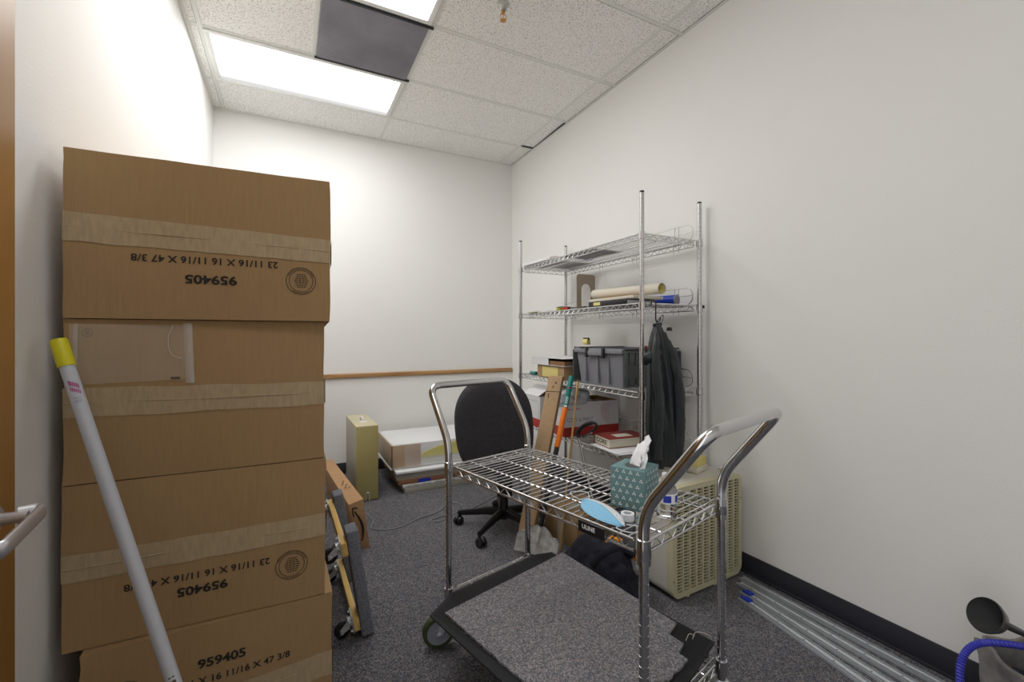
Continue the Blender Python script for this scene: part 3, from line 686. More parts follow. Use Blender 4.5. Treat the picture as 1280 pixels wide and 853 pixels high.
b = MB(); b.tube([(0, 0, .018), (0, 0, SH[1]-1.262-.03)], .0006, 5); b.build('thread', 'white_card', t)
b = MB(); b.box((.0, -.012, 0), (.012, .012, .018), bev=.003); o = b.build('post_clip', 'black_plastic'); o.location = (X1+.014, Y0-.004, SH[1]-.018); tag(o, 'small dark clip on the near back post at second shelf height', 'clip')

# third shelf: attached-lid tote seen end-on with its lid flaps hanging open
z3 = SH[2]+.0035
t = thing('lidded_tote', 'grey attached-lid plastic tote with open flaps on the third shelf', 'tote', (1.872, 2.14, z3))
Lx, Ly, Hh = .215, .235, .222
b = MB()
def ring(z, k): return [(-Lx*k, -Ly*k, z), (Lx*k, -Ly*k, z), (Lx*k, Ly*k, z), (-Lx*k, Ly*k, z)]
R_ = [ring(.0, .86), ring(Hh-.03, .95), ring(Hh-.03, .985), ring(Hh, .985), ring(Hh, .93), ring(.03, .84)]
b._add([v for q_ in R_ for v in q_], [(3, 2, 1, 0)]+[(4*i+j, 4*i+(j+1) % 4, 4*i+4+(j+1) % 4, 4*i+4+j) for i in range(5) for j in range(4)]+[(20, 21, 22, 23)])
bmesh.ops.bevel(b.bm, geom=[e_ for e_ in b.bm.edges if abs(e_.verts[0].co.z-e_.verts[1].co.z) > .02], offset=.012, segments=3, affect='EDGES', profile=.5)
for y in (-.10, .0, .12): b.box((-Lx*.95-.004, y-.0035, .01), (-Lx*.88, y+.0035, Hh-.035))
b.build('bin', 'tote', t)
b = MB(); b.box((-Lx-.006, -Ly*.98, Hh-.030), (-Lx+.014, Ly*.98, Hh-.004), bev=.004); b.box((-Lx-.014, -.06, Hh-.045), (-Lx+.0, .075, Hh-.014), bev=.005)
b.build('rim', 'tote', t)
for y in (-.075, .085):
    b = MB(); b.box((-Lx-.018, y-.011, Hh-.058), (-Lx-.004, y+.011, Hh+.002), bev=.003); b.build('latch', 'black_plastic', t)
for sy, nmm in ((-1, 'a'), (1, 'b')):
    y0 = sy*(Ly+.010); b = MB()
    lo_, hi_ = sorted((y0, y0+sy*.010))
    b.box((-Lx*.99, lo_, .012), (Lx*.99, hi_, Hh-.012), bev=.004)
    f_ = y0+sy*.010; a_, c_ = sorted((f_, f_+sy*.006))
    for k in range(5): x_ = -Lx*.95+k*(Lx*1.9)/4; b.box((x_-.003, a_, .02), (x_+.003, c_, Hh-.02))
    for k in range(9): x_ = -Lx*.88+k*(Lx*1.76)/8; b.box((x_-.0018, a_, .13), (x_+.0018, c_, Hh-.02)); b.box((x_-.0018, a_, .02), (x_+.0018, c_, .06))
    for z_ in (.02, .075, .13, Hh-.02): b.box((-Lx*.95, a_, z_-.003), (Lx*.95, c_, z_+.003))
    fl_ = b.build('lid_flap', 'tote_dark', t)
    b = MB(); b.tube([(-Lx*.97, sy*(Ly+.006), Hh-.002), (Lx*.97, sy*(Ly+.006), Hh-.002)], .006, 10); b.build('hinge', 'tote_dark', fl_)
t = thing('tape_measure', 'yellow and black tape measure on the rim of the grey tote', 'tape measure', (1.70, 2.30, z3+Hh+.001), .5)
b = MB(); b.M = Matrix.Rotation(PI/2, 4, 'X'); b.prism([(.030*math.cos(a_), .026+.030*math.sin(a_)) for a_ in [(-.3+i*(PI+.6)/14) for i in range(15)]], -.016, .016, .004); b.build('case', 'label_yellow', t)
b = MB(); b.box((-.012, -.018, .045), (.014, .018, .062), bev=.003); b.build('grip', 'black_plastic', t)
b = MB(); b.box((-.06, -.02, -.002), (.05, .02, .002)); b.build('base_strip', 'black_plastic', t)
o = block('staple_box', 'small red packet lying on the hinge of the grey tote', 'packet', (1.80, 1.898, z3+Hh+.005), (.055, .018, .012), .1, 'red', .002)
# boxes left of the tote
t = thing('cardboard_carton', 'small cardboard carton with a yellowish front on the third shelf', 'box', (1.80, 2.64, z3), .02)
b = MB(); b.box((-.165, -.17, 0), (.165, .17, .088), bev=.002); b.build('carton', 'cardboard2', t)
b = MB(); b.box((-.1665, -.10, .008), (-.165, .10, .08)); b.build('yellow_label', 'label_yellow', t)
b = MB(); b.box((-.1672, .115, .035), (-.1652, .155, .07)); b.build('side_print', 'carton_orange', t)
t = thing('document_box', 'flat white document box with an open end on the small carton', 'box', (1.79, 2.66, z3+.090), .03)
b = MB(); b.box((-.17, -.21, 0), (.16, .20, .003)); b.box((-.17, -.21, .05), (.16, .20, .053)); b.box((-.17, -.02, 0), (-.167, .20, .053)); b.box((-.17, .197, 0), (.16, .20, .053)); b.box((.157, -.21, 0), (.16, .20, .053))
b.build('sleeve', 'white_card', t)
b = MB(); b.box((-.160, -.20, .004), (.155, .19, .032)); b.build('contents', 'brown', t)
b = MB(); b.tube([(0, -.05, .014), (0, .03, .014)], [.014, .012], 12); o = b.build('glove_roll', 'teal'); o.location = (1.665, 2.93, z3); tag(o, 'small green bundle at the far left end of the third shelf', 'bundle')

# fourth shelf
z4 = SH[3]+.0035
def paper_box(label, c, ang, lidflap=True):
    t = thing('paper_box', label, 'box', c, ang, 'copy paper cartons on the fourth shelf')
    W, D, H = .43, .275, .225; b = MB(); th = .004
    for lo, hi in (((-W/2, -D/2, 0), (W/2, D/2, th)), ((-W/2, -D/2, 0), (W/2, -D/2+th, H)), ((-W/2, D/2-th, 0), (W/2, D/2, H)), ((-W/2, -D/2, 0), (-W/2+th, D/2, H)), ((W/2-th, -D/2, 0), (W/2, D/2, H))): b.box(lo, hi)
    b.build('carton', 'white_card', t)
    b = MB(); e_ = .0008
    for lo, hi in (((-W/2-e_, -D/2-e_, .0), (W/2+e_, -D/2, .062)), ((-W/2-e_, -D/2, .0), (-W/2, D/2, .062)), ((W/2, -D/2, .0), (W/2+e_, D/2, .062)), ((-W/2, D/2, 0), (W/2, D/2+e_, .062))): b.box(lo, hi)
    b.build('red_band', 'red', t)
    b = MB(); b.box((-W/2+th, -D/2+th, H-.03), (W/2-th, -D/2+th+.001, H)); b.box((-W/2+th, D/2-th-.001, H-.03), (W/2-th, D/2-th, H)); b.box((W/2-th-.001, -D/2+th, H-.03), (W/2-th, D/2-th, H)); b.box((-W/2+th, -D/2+th, th), (W/2-th, D/2-th, H-.04)); b.build('inside', 'brown', t)
    return t, W, D, H
t, W, D, H = paper_box('white and red copy paper carton facing the camera, near the book', (1.838, 2.545, z4), -.09)
text_mb('Office DEPOT', width=.115, height=.010, bold=.02, x=-.145, z=H-.045, y=-D/2-.0006).build('red_lettering', 'red', t, ang=80)
text_mb('COPY & PRINT', width=.20, height=.026, bold=.0, x=-.09, z=H-.115, y=-D/2-.0006).build('grey_lettering', 'tote', t, ang=80)
b = MB()
for k in range(6):
    r0 = .022+k*.013; P = [(.15+r0*.9*math.cos(a_), -D/2-.0008, .165+r0*math.sin(a_)) for a_ in [PI*.45+i*PI*1.0/20 for i in range(21)]]
    P = [p for p in P if p[0] < .2145 and .064 < p[2] < .222]; b.tube(P, .0008, 4)
b.build('ring_print', 'red', t)
t, W, D, H = paper_box('white and red copy paper carton behind the tall leaning carton', (1.836, 2.875, z4), -.02)
b = MB(); b.M = Matrix.Translation((-W/2, .02, H)) @ euler(0, -.55, 0); b.box((-.002, -.13, -.0), (.13, .11, .003)); b.build('open_flap', 'white_card', t)
b = MB(); b.box((-W/2-.0012, -.115, .07), (-W/2-.0004, -.112, .19)); b.box((-W/2-.0012, -.10, .188), (-W/2-.0004, .11, .191)); b.build('label_outline', 'grey_paper', t)
o = block('cable_bundle', 'dark folded bundle standing in the far copy paper carton', 'bundle', (1.80, 2.82, z4+.19), (.12, .13, .12), .4, 'tote', .02, tilt=(.2, .1))
# plastic bags on top of the near paper box
def crumple(nm, lab, cat, c, size, m, seed, amp=.35, sub=4, flat=True, f=3.0):
    bm = bmesh.new(); bmesh.ops.create_icosphere(bm, subdivisions=sub, radius=1)
    for v in bm.verts:
        d = v.co.normalized(); k = 1+amp*nz(d.x*f*.5+seed, d.y*f*.5, d.z*f*.5)+amp*.55*abs(nz(d.x*f+seed, d.y*f, d.z*f+2))+amp*.25*nz(d.x*f*3, d.y*f*3+seed, d.z*f*3)
        z_ = d.z*k; 
        if flat: z_ = max(z_, -.35)+.35
        v.co = Vector((d.x*k*size[0], d.y*k*size[1], z_*size[2]))
    b = MB(); b.bm.free(); b.bm = bm; o = b.build(nm, m, ang=70); o.location = c; return tag(o, lab, cat)
M['grey_bag'] = mat('grey_plastic_bag', (.44, .45, .48), .35, bump=.4, bump_scale=40)
crumple('plastic_bag', 'crumpled grey plastic bag on top of the near copy paper carton', 'bag', (1.73, 2.53, z4+.212), (.15, .12, .075), 'grey_bag', 3)
crumple('power_adapter', 'black cable and adapter heap behind the grey plastic bag', 'cable', (1.80, 2.64, z4+.235), (.06, .035, .055), 'black_cloth', 8)
# papers and book
for k, (dx, dy, a_) in enumerate(((0, 0, -.10), (.012, -.02, -.16), (-.01, .012, -.05))):
    block('paper_sheaf', ['bottom white sheaf of papers under the thick book on the fourth shelf', 'middle white sheaf of papers under the thick book', 'top white sheaf of papers directly under the thick book'][k], 'paper', (1.80+dx, 2.02+dy, z4+.0045*k), (.34, .25, .004), a_, 'white_sheet', .001, 'papers under the book')
t = thing('book', 'thick red-covered book lettered CORE on its page edges', 'book', (1.795, 2.08, z4+.0145), -.12)
# local: long edge (fore edge) faces -Y, lettered short edge faces -X
W, D, H = .27, .17, .055
b = MB(); b.box((-W/2, -D/2, 0), (W/2, D/2, .003), bev=.001); b.box((-W/2, -D/2, H-.003), (W/2, D/2, H), bev=.001); b.box((-W/2, D/2-.003, 0), (W/2, D/2+.003, H), bev=.0012); b.build('cover', 'book_red', t)
b = MB(); b.box((-W/2+.003, -D/2+.003, .003), (W/2-.003, D/2-.003, H-.003)); b.build('page_block', 'pages', t)
b = text_mb('CORE', width=.115, height=.027, bold=.02, x=0, z=0, y=0)
b.bm.transform(Matrix.Translation((-W/2+.0022, 0.005, H/2)) @ rotz(-PI/2)); b.build('hand_lettering', 'ink', t, ang=80)
b = MB(); b.box((-.06, -.05, H), (.05, .02, H+.0006)); b.build('cover_print', 'cream', t)
# ================================================================ THINGS LEANING ON THE SHELVING
t = thing('tall_carton', 'tall narrow cardboard carton leaning on the front of the shelving', 'box', (1.158, 2.254, 0))
e1 = Vector((.667, -.745, 0))*.09; e2 = Vector((.745, .667, 0))*.062; axv = Vector((.332, .164, .973))
V = [Vector((0,0,0)), e1, e1+e2, e2]; V = V+[v+axv for v in V]
b = MB(); b.hexa(V, .002); b.build('carton', 'cardboard2', t)
nrm = (e2.normalized()*-.0012)
def onface(u, v, k=1.0): return e1*u + axv*v + nrm*k
b = MB(); b._add([onface(.0, .905), onface(1, .905), onface(1, .909), onface(0, .909)], [(0,1,2,3)])
for (u, v, s) in ((.55, .955, .10), (.42, .93, .05), (.18, .88, .06), (.22, .865, .05)):
    for k in range(4): b._add([onface(u+s*.3*k, v+.004*math.sin(k*2)), onface(u+s*.3*k+.04, v+.004), onface(u+s*.3*k+.05, v+.013), onface(u+s*.3*k+.01, v+.011)], [(0,1,2,3)])
b.build('fold_and_marks', 'ink_soft', t, ang=80)

def stick_thing(nm, lab, cat, p0, p1):
    p0, p1 = Vector(p0), Vector(p1); q = (p1-p0).to_track_quat('Z', 'Y'); return thing(nm, lab, cat, p0, tuple(q.to_euler())), (p1-p0).length, q
t, L_, q = stick_thing('shovel', 'shovel with orange and teal shaft and worn white blade leaning on the shelving', 'shovel', (1.222, 2.135, .003), (1.558, 2.258, .985))
k = 1/L_
seg = [(.16, .60, 'black_plastic', .0135, 'lower_shaft'), (.60, .835, 'orange', .0165, 'grip_sleeve'), (.835, 1.03, 'teal', .0165, 'label_sleeve')]
for a_, c_, m_, r_, n_ in seg:
    b = MB(); b.lathe([(0, a_*L_*.97), (r_*.96, a_*L_*.97), (r_, a_*L_*.97+.003), (r_, c_*L_*.97-.003), (r_*.96, c_*L_*.97), (0, c_*L_*.97)], 18); b.build(n_, m_, t)
# blade: find local direction to the camera so the blade shows its face
cl = q.to_matrix().inverted() @ (Vector((0, 0, CAMZ))-Vector((1.222, 2.135, .0))); aa = math.atan2(cl.y, cl.x)+PI/2
b = MB(); b.M = rotz(aa)
def bl(u, v):
    wv = .055+.065*min(v*2.4, 1); x = (2*u-1)*wv; z = .165-.16*v
    return (x, .018*(2*u-1)**2*-1+.012, z-.020*(abs(2*u-1)**2)*(1 if v < .25 else 0))
b.grid(bl, 16, 14); b.tube([(0, .004, .20), (0, .010, .07)], [.017, .006], 12); b.build('blade', 'white_worn', t)
solidify(t.children[-1], .002)
random.seed(2)
wl = q.to_matrix().inverted() @ (Vector((0, 0, CAMZ))-Vector((1.5, 2.2, .9))); fa2 = math.atan2(wl.y, wl.x)
def wrap2(parent, m_, nm, strokes, z0, r):
    b = MB()
    for (u0, v0, u1, v1) in strokes:
        V = []
        for k_ in range(4):
            for vv in (v0, v1): a_ = fa2+(u0+(u1-u0)*k_/3)/r; V.append((r*math.cos(a_), r*math.sin(a_), z0+vv))
        b._add(V, [(2*k_, 2*k_+1, 2*k_+3, 2*k_+2) for k_ in range(3)])
    b.build(nm, m_, parent, ang=80)
wrap2(t, 'white_paint', 'sleeve_print', [(-.011, 0, .011, .012)]+[(-.010+.0*i, .022+.009*i, .008, .026+.009*i) for i in range(5)], .838*L_*.97, .0168)
wrap2(t, 'red', 'sleeve_stripe', [(-.012, 0, .012, .008)], .952*L_*.97, .0168)

t, L_, q = stick_thing('wooden_dowel', 'thin plain wooden dowel leaning beside the shovel', 'stick', (1.385, 2.125, .004), (1.560, 2.195, .962))
b = MB(); b.tube([(0,0,0), (0,0,L_)], .0062, 10); b.build('rod', 'stick_wood', t)
t, L_, q = stick_thing('lever_bar', 'chrome bar with a black loop handle leaning against the fourth shelf', 'tool', (1.556, 1.93, .006), (1.60, 2.246, .61))
b = MB(); b.tube([(0,0,0), (0,0,L_)], .0075, 12); b.tube([(0,0,0), (0,0,.03)], .010, 12); b.build('rod', 'chrome', t)
inv = q.to_matrix().inverted()
P = [inv @ (Vector(p)-Vector((1.556, 1.93, .006))) for p in [(1.60, 2.243, .605), (1.600, 2.248, .640), (1.625, 2.215, .685), (1.658, 2.170, .703), (1.668, 2.155, .685), (1.650, 2.175, .652), (1.612, 2.22, .612)]]
b = MB(); b.tube(spline(P, 6), [.012]*6+[.013]*12+[.0085]*19, 10); b.build('loop_handle', 'black_plastic', t)
b = MB(); b.tube(spline([P[5]+inv @ Vector((-.004, -.008, -.004)), (P[5]+P[6])/2+inv @ Vector((-.002, -.008, 0)), P[6]+inv @ Vector((-.004, -.01, 0))], 5), .003, 6); b.build('inner_edge', 'chrome', t)

# small carton, black bag and orange tool on the floor between cart and shelving
t = thing('floor_carton', 'small brown carton on the floor below the fourth shelf', 'box', (1.60, 2.23, 0), .12)
b = MB(); b.box((-.15, -.14, 0), (.16, .16, .19), bev=.002); b.build('carton', 'cardboard', t)
b = MB(); b.box((-.152, -.02, .0), (-.150, .03, .19)); b.box((-.152, -.02, .189), (.16, .03, .1915)); b.build('tape', 'grey_board', t)
o = crumple('black_bag', 'slumped black cloth bag on the floor behind the cart mat', 'bag', (1.325, 1.70, 0), (.185, .20, .190), 'black_cloth', 12, amp=.30, sub=5, f=2.6)
b = MB(); b.tube(spline([(1.21, 1.60, .20), (1.25, 1.55, .275), (1.33, 1.53, .285), (1.40, 1.52, .24), (1.44, 1.50, .16)], 8), .016, 8, flat=.3); o2 = b.build('carry_strap', 'black_cloth'); 
o2.parent = o; o2.matrix_parent_inverse = Matrix.Translation(o.location).inverted()
t = thing('cordless_tool', 'black tool with orange ends resting on the black bag', 'tool', (1.395, 1.60, .246), (0, 0, -1.35))
b = MB(); b.tube([(-.07, 0, 0), (.07, 0, -.012)], [.026, .022], 16); b.build('housing', 'black_plastic', t)
b = MB(); b.tube([(.07, 0, -.012), (.088, 0, -.014)], .0235, 16); b.tube([(-.085, 0, .004), (-.07, 0, 0)], .0265, 16); b.box((-.05, -.012, .018), (-.01, .012, .030), bev=.004); b.build('orange_ends', 'amber', t)

# ================================================================ AIR CONDITIONER
t = thing('window_air_conditioner', 'beige window air conditioner standing on end beside the shelving', 'air conditioner', (1.572, 1.468, 0), .045)
W, H, D = .515, .515, .235
def rrect(x0, x1, z0, z1, r, n=6):
    P = []
    for cx, cz, a0 in ((x1-r, z0+r, -PI/2), (x1-r, z1-r, 0), (x0+r, z1-r, PI/2), (x0+r, z0+r, PI)): P += [(cx+r*math.cos(a0+PI/2*k/n), cz+r*math.sin(a0+PI/2*k/n)) for k in range(n+1)]
    return P
XZ = Matrix.Rotation(PI/2, 4, 'X')   # local prism z -> -Y
b = MB(); b.M = Matrix.Translation((0, 0, .012)) @ XZ; b.prism(rrect(.004, W-.004, .0, H-.002, .045), -D, -.028, .004); b.build('cabinet', 'ac_body', t)
b = MB(); b.M = Matrix.Translation((0, 0, .012)) @ XZ; b.prism(rrect(.012, W-.012, .008, H-.010, .04), -.032, -.016); b.build('coil', 'ac_dark', t)
b = MB(); b.M = Matrix.Translation((0, 0, .012)) @ XZ
o_, i_ = rrect(0, W, 0, H, .048), rrect(.024, W-.024, .024, H-.024, .026); n_ = len(o_)
for za, zb in ((0, 1),):
    F = []
    V = [(x, z, 0) for x, z in o_]+[(x, z, 0) for x, z in i_]+[(x, z, -.034) for x, z in o_]+[(x, z, -.034) for x, z in i_]
    for j in range(n_):
        k_ = (j+1) % n_; F += [(j, k_, n_+k_, n_+j), (2*n_+j, 3*n_+j, 3*n_+k_, 2*n_+k_), (j, 2*n_+j, 2*n_+k_, k_), (n_+j, n_+k_, 3*n_+k_, 3*n_+j)]
    b._add(V, F)
bmesh.ops.bevel(b.bm, geom=[e for e in b.bm.edges if abs(e.calc_face_angle(0)) > 1.0], offset=.003, segments=2, affect='EDGES', profile=.5)
b.build('grille_frame', 'ac_grille', t)
b = MB(); nc, nr = 10, 32; gx0, gx1, gz0, gz1 = .022, W-.022, .034, H-.012
for c_ in range(nc+1): x = gx0+(gx1-gx0)*c_/nc; b.box((x-.0045, -.002, gz0), (x+.0045, .012, gz1))
for r_ in range(nr+1): z = gz0+(gz1-gz0)*r_/nr; b.box((gx0, .001, z-.0024), (gx1, .008, z+.0024))
b.build('louvres', 'ac_grille', t)
for x in (.10, .30): b = MB(); b.box((x, .002, 0), (x+.02, .02, .018), bev=.003); b.build('foot', 'ac_grille', t)
b = MB(); b.tube([(.006, .0, .10), (.006, -.003, .10)], .004, 8); b.tube([(W-.012, .0, .40), (W-.012, -.003, .40)], .004, 8); b.build('screw', 'brass', t)
zt = .528
t = thing('yellow_note_block', 'yellow paper packet with a cream lid on the air conditioner', 'packet', (1.905, 1.625, zt), .25)
b = MB(); b.box((-.055, -.035, 0), (.065, .04, .028), bev=.002); b.build('base', 'cream', t)
b = MB(); b.box((-.045, -.03, .028), (.055, .035, .072), bev=.002); b.build('yellow_packet', 'lime_pale' if 'lime_pale' in M else 'label_yellow', t)
b = MB(); b.lathe([(0, 0), (.016, 0), (.018, .004), (.018, .012), (.014, .016), (0, .016)], 20); o = b.build('bottle_cap', 'white_card'); o.location = (2.045, 1.575, zt); tag(o, 'small white cap on top of the air conditioner near the wall', 'cap')
b = MB(); b.tube(spline([(1.30, 1.40, .003), (1.40, 1.44, .003), (1.47, 1.52, .003), (1.54, 1.60, .003), (1.55, 1.69, .003)], 8), .003, 6); tag(b.build('thin_cable', 'white_card'), 'thin white cable on the carpet beside the air conditioner', 'cable')

# ================================================================ DRAWER SLIDES along the right wall
def slide(p0, p1, label, clip=True, wd=.042):
    p0, p1 = Vector((*p0, 0)), Vector((*p1, 0)); d = p1-p0; L = d.length
    t = thing('drawer_slide', label, 'drawer slide', (p0.x, p0.y, .001), math.atan2(d.y, d.x), 'steel drawer slides on the carpet')
    h = wd/2; b = MB()
    pr = [(-h, .012), (-h, 0), (h, 0), (h, .012), (h-.004, .012), (h-.004, .002), (-h+.004, .002), (-h+.004, .012)]
    pr = [(-h, .011), (-h, 0), (h, 0), (h, .011), (h-.0025, .011), (h-.0025, .002), (-h+.0025, .002), (-h+.0025, .011)]
    b.M = Matrix(((0, 0, 1, 0), (1, 0, 0, 0), (0, 1, 0, 0), (0, 0, 0, 1))); b.prism(pr, 0, L); b.build('outer_channel', 'steel', t)
    b = MB(); b.M = Matrix(((0, 0, 1, 0), (1, 0, 0, 0), (0, 1, 0, 0), (0, 0, 0, 1)))
    b.prism([(-h*.42, .004), (h*.42, .004), (h*.42, .011), (h*.25, .011), (h*.25, .0085), (-h*.25, .0085), (-h*.25, .011), (-h*.42, .011)], .02, L-.01, .001); b.build('inner_channel', 'steel', t)
    b = MB(); i = 0; x = .05
    while x < L-.03:
        for s in (-1, 1): b.box((x, s*h*.76-.0036, .0022), (x+.018, s*h*.76+.0034, .0030))
        if i % 5 == 0: b.tube([(x+.02, 0, .0084), (x+.02, 0, .0089)], .0035, 8)
        x += .024; i += 1
    b.build('slot_holes', 'hole', t)
    if clip: b = MB(); b.box((.015, -h*.7, .010), (.050, h*.7, .018), bev=.002); b.box((.0, -h*.3, .004), (.015, h*.3, .014), bev=.001); b.build('blue_clip', 'blue', t)
slide((1.895, 1.355), (1.77, .55), 'leftmost steel drawer slide, nearest the cart')
slide((1.948, 1.385), (1.865, .57), 'second steel drawer slide from the cart, with a blue clip')
slide((2.000, 1.445), (1.955, .60), 'third steel drawer slide from the cart', False, .040)
slide((2.050, 1.470), (2.045, .62), 'steel drawer slide nearest the baseboard', False, .040)

M['funnel_black'] = mat('funnel_black', (.055, .055, .056), .25)
# ================================================================ TOOL BAG with funnel and hose, lower right corner
t = thing('tool_bag', 'grey open-topped bag in the lower right corner holding hoses', 'bag', (1.985, .395, 0))
def bagf(u, v):
    a = 2*PI*u; k = 1+.05*math.sin(9*a+v*3)*v+.06*nz(math.cos(a)*2, math.sin(a)*2, v*3)
    rx, ry = .125+.018*v, .165+.02*v; return (rx*math.cos(a)*k, ry*math.sin(a)*k, .27*v+.018*math.sin(3*a+1)*v)
b = MB(); b.grid(bagf, 72, 24, closed_u=True); b.grid(lambda u, v: tuple(Vector(bagf(u, .02))*(v if True else 1)), 72, 1, closed_u=True)
o = b.build('bag_body', 'bag_grey', t, ang=70); solidify(o, .008)
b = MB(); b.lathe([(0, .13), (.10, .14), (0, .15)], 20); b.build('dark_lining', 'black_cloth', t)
o = crumple('black_glove', 'black crumpled glove inside the grey corner bag', 'glove', (1.99, .42, .15), (.085, .10, .06), 'black_cloth', 21)
d_ = Vector((.66, -.36, -.36)).normalized(); t = thing('funnel', 'black plastic funnel sticking out of the grey corner bag', 'funnel', (1.885, .542, .384), tuple(d_.to_track_quat('Z', 'Y').to_euler()))
b = MB(); b.lathe([(.050, -.004), (.052, 0), (.050, .006), (.040, .028), (.016, .058), (.012, .064), (.007, .17), (.0055, .17), (.010, .064), (.014, .056), (.037, .027), (.047, .004), (.050, -.004)], 32, caps=False); b.build('cone', 'funnel_black', t)
b = MB(); P = [(1.735, .545, .13), (1.742, .553, .215), (1.765, .555, .285), (1.81, .535, .325), (1.87, .485, .335), (1.94, .42, .325), (1.99, .36, .28)]
Q = spline(P, 26); b.tube(Q, [.0098 if i % 3 else .0078 for i in range(len(Q))], 12)
t = tag(b.build('ribbed_hose', 'hose_blue'), 'blue ribbed hose looping out of the grey corner bag', 'hose')
b = MB(); b.box((-.012, -.012, 0), (.012, .012, .105), bev=.002); o = b.build('hose_label', 'lime'); o.location = (1.733, .548, .035); o.rotation_euler = (0, 0, .5); tag(o, 'lime yellow tag block at the lower end of the blue hose', 'label')

# ================================================================ THINGS ON THE CART TOP
zc = ZT+.0045
t = thing('tissue_box', 'teal tissue box with white dots standing on the wire cart', 'tissue box', (.909, .952, zc), .4236)
s = .108; hh = .119
b = MB(); b.box((0, 0, 0), (s, s, hh), bev=.002); b.build('box', 'teal_box', t)
b = MB()
def dot(x, z, face, r=.0024, n=8):
    P = [(x+r*math.cos(2*PI*k/n), z+r*math.sin(2*PI*k/n)) for k in range(n)]
    if face == 0: V = [(p, -.0004, q_) for p, q_ in P]
    if face == 1: V = [(s+.0004, p, q_) for p, q_ in P]
    if face == 2: V = [(-.0004, p, q_) for p, q_ in P]
    if face == 3: V = [(p, s+.0004, q_) for p, q_ in P]
    b._add(V, [tuple(range(n))])
for f in range(4):
    for i in range(6):
        for j in range(5):
            x = .011+j*.0215+(.0107 if i % 2 else 0); z = .012+i*.0195
            if x > s-.006: continue
            for k in range(3): a = PI/2+2*PI*k/3; dot(x+.0036*math.cos(a), z+.0036*math.sin(a), f)
b.build('trefoil_print', 'white_paint', t, ang=80)
b = MB(); b.prism([(s/2+.036*math.cos(2*PI*k/24), s/2+.027*math.sin(2*PI*k/24)) for k in range(24)], hh-.002, hh+.0006); b.build('opening', 'tote_dark', t)
def tis(u, v):
    a = (u-.5)*2; wd = .034*(1-.66*math.sin(PI*min(v*1.35, 1)))*(1 if v < .7 else 1-.9*(v-.7))
    return (s/2-.010+a*wd+.088*v**1.6+.004*nz(u*6, v*6), s/2-.012+.030*math.sin(a*2.2)*(1-.5*v)+.010*nz(u*7, v*5, 3)+.0*v, hh-.006+.082*v+.012*nz(u*5, v*3, 1)+(-.014*abs(a) if v > .7 else 0))
b = MB(); b.grid(tis, 26, 26); b.grid(lambda u, v: (s/2-.03+.055*u-.02*v, s/2-.028+.02*u-.012*v+.006*nz(u*6, v*6), hh+.002+.030*v*math.sin(PI*u)+.018*v*(1-u)), 12, 8)
o = b.build('tissue', 'tissue', t, ang=80); solidify(o, .0006)
t = thing('water_bottle', 'small clear water bottle with a blue and white label behind the cart handle', 'bottle', (.948, .908, zc))
prof = [(0, .002), (.020, 0), (.0265, .004), (.0275, .012), (.0262, .020), (.0275, .028), (.0262, .036), (.0275, .044), (.0275, .074), (.026, .084), (.018, .099), (.0125, .106), (.0115, .112), (0, .112)]
b = MB(); b.lathe(prof, 32); b.build('bottle', 'clear', t)
b = MB(); b.lathe([(.0279, .046), (.0282, .047), (.0282, .072), (.0279, .073)], 32, caps=False); b.build('label_band', 'white_paint', t)
b = MB()
for a0 in (2.4, 3.6, 4.8, 6.1):
    b.grid(lambda u, v: (.0286*math.cos(a0+.75*u), .0286*math.sin(a0+.75*u), .050+.019*v), 6, 2)
b.build('label_print', 'blue', t)
b = MB(); b.lathe([(.0117, .107), (.0135, .108), (.0135, .122), (.012, .124), (0, .124)], 20); b.build('cap', 'white_plastic', t)
t = thing('tape_dispenser', 'roll of clear tape in a clear dispenser beside the tissue box', 'tape', (.838, .944, zc), .5)
b = MB(); b.lathe([(.011, 0), (.0185, 0), (.0185, .019), (.011, .019), (.011, 0)], 28, caps=False); b.build('tape_roll', 'mask_white', t)
b = MB(); b.prism([(-.030, -.006), (-.012, -.026), (.022, -.026), (.030, .0), (.022, .024), (-.012, .024), (-.030, .018)], -.001, .0012); b.box((-.032, -.006, 0), (-.030, .020, .022)); b.build('dispenser', 'clear', t)
b = MB(); b.box((.018, -.032, 0), (.040, -.020, .005), bev=.001); b.build('cutter', 'teal_box', t)
t = thing('face_mask', 'folded light blue and white face mask lying on the wire cart', 'mask', (.806, 1.008, zc), -1.70)
def mk(side):
    def f_(u, v):
        x = -.108+.205*u; w_ = .042*math.sin(PI*min(max(u, .02), .98))**.6
        return (x, (-w_*v*1.25 if side else w_*v*.85), .004+.016*math.sin(PI*u)*(1-v*.85)+.0022*math.sin(v*19))
    return f_
b = MB(); b.grid(mk(1), 26, 10); o = b.build('blue_side', 'cyan_mask', t, ang=80); solidify(o, .0015)
b = MB(); b.grid(mk(0), 26, 8); o = b.build('white_side', 'mask_white', t, ang=80); solidify(o, .0015)
for s_ in (-1, 1):
    x0 = s_*.10-.004; b = MB(); b.tube(spline([(x0, -.014, .004), (x0+s_*.022, -.034, .012), (x0+s_*.052, -.026, .014), (x0+s_*.058, .002, .010), (x0+s_*.034, .024, .012), (x0, .012, .005)], 8), .0013, 6); b.build('ear_loop', 'mask_white', t)
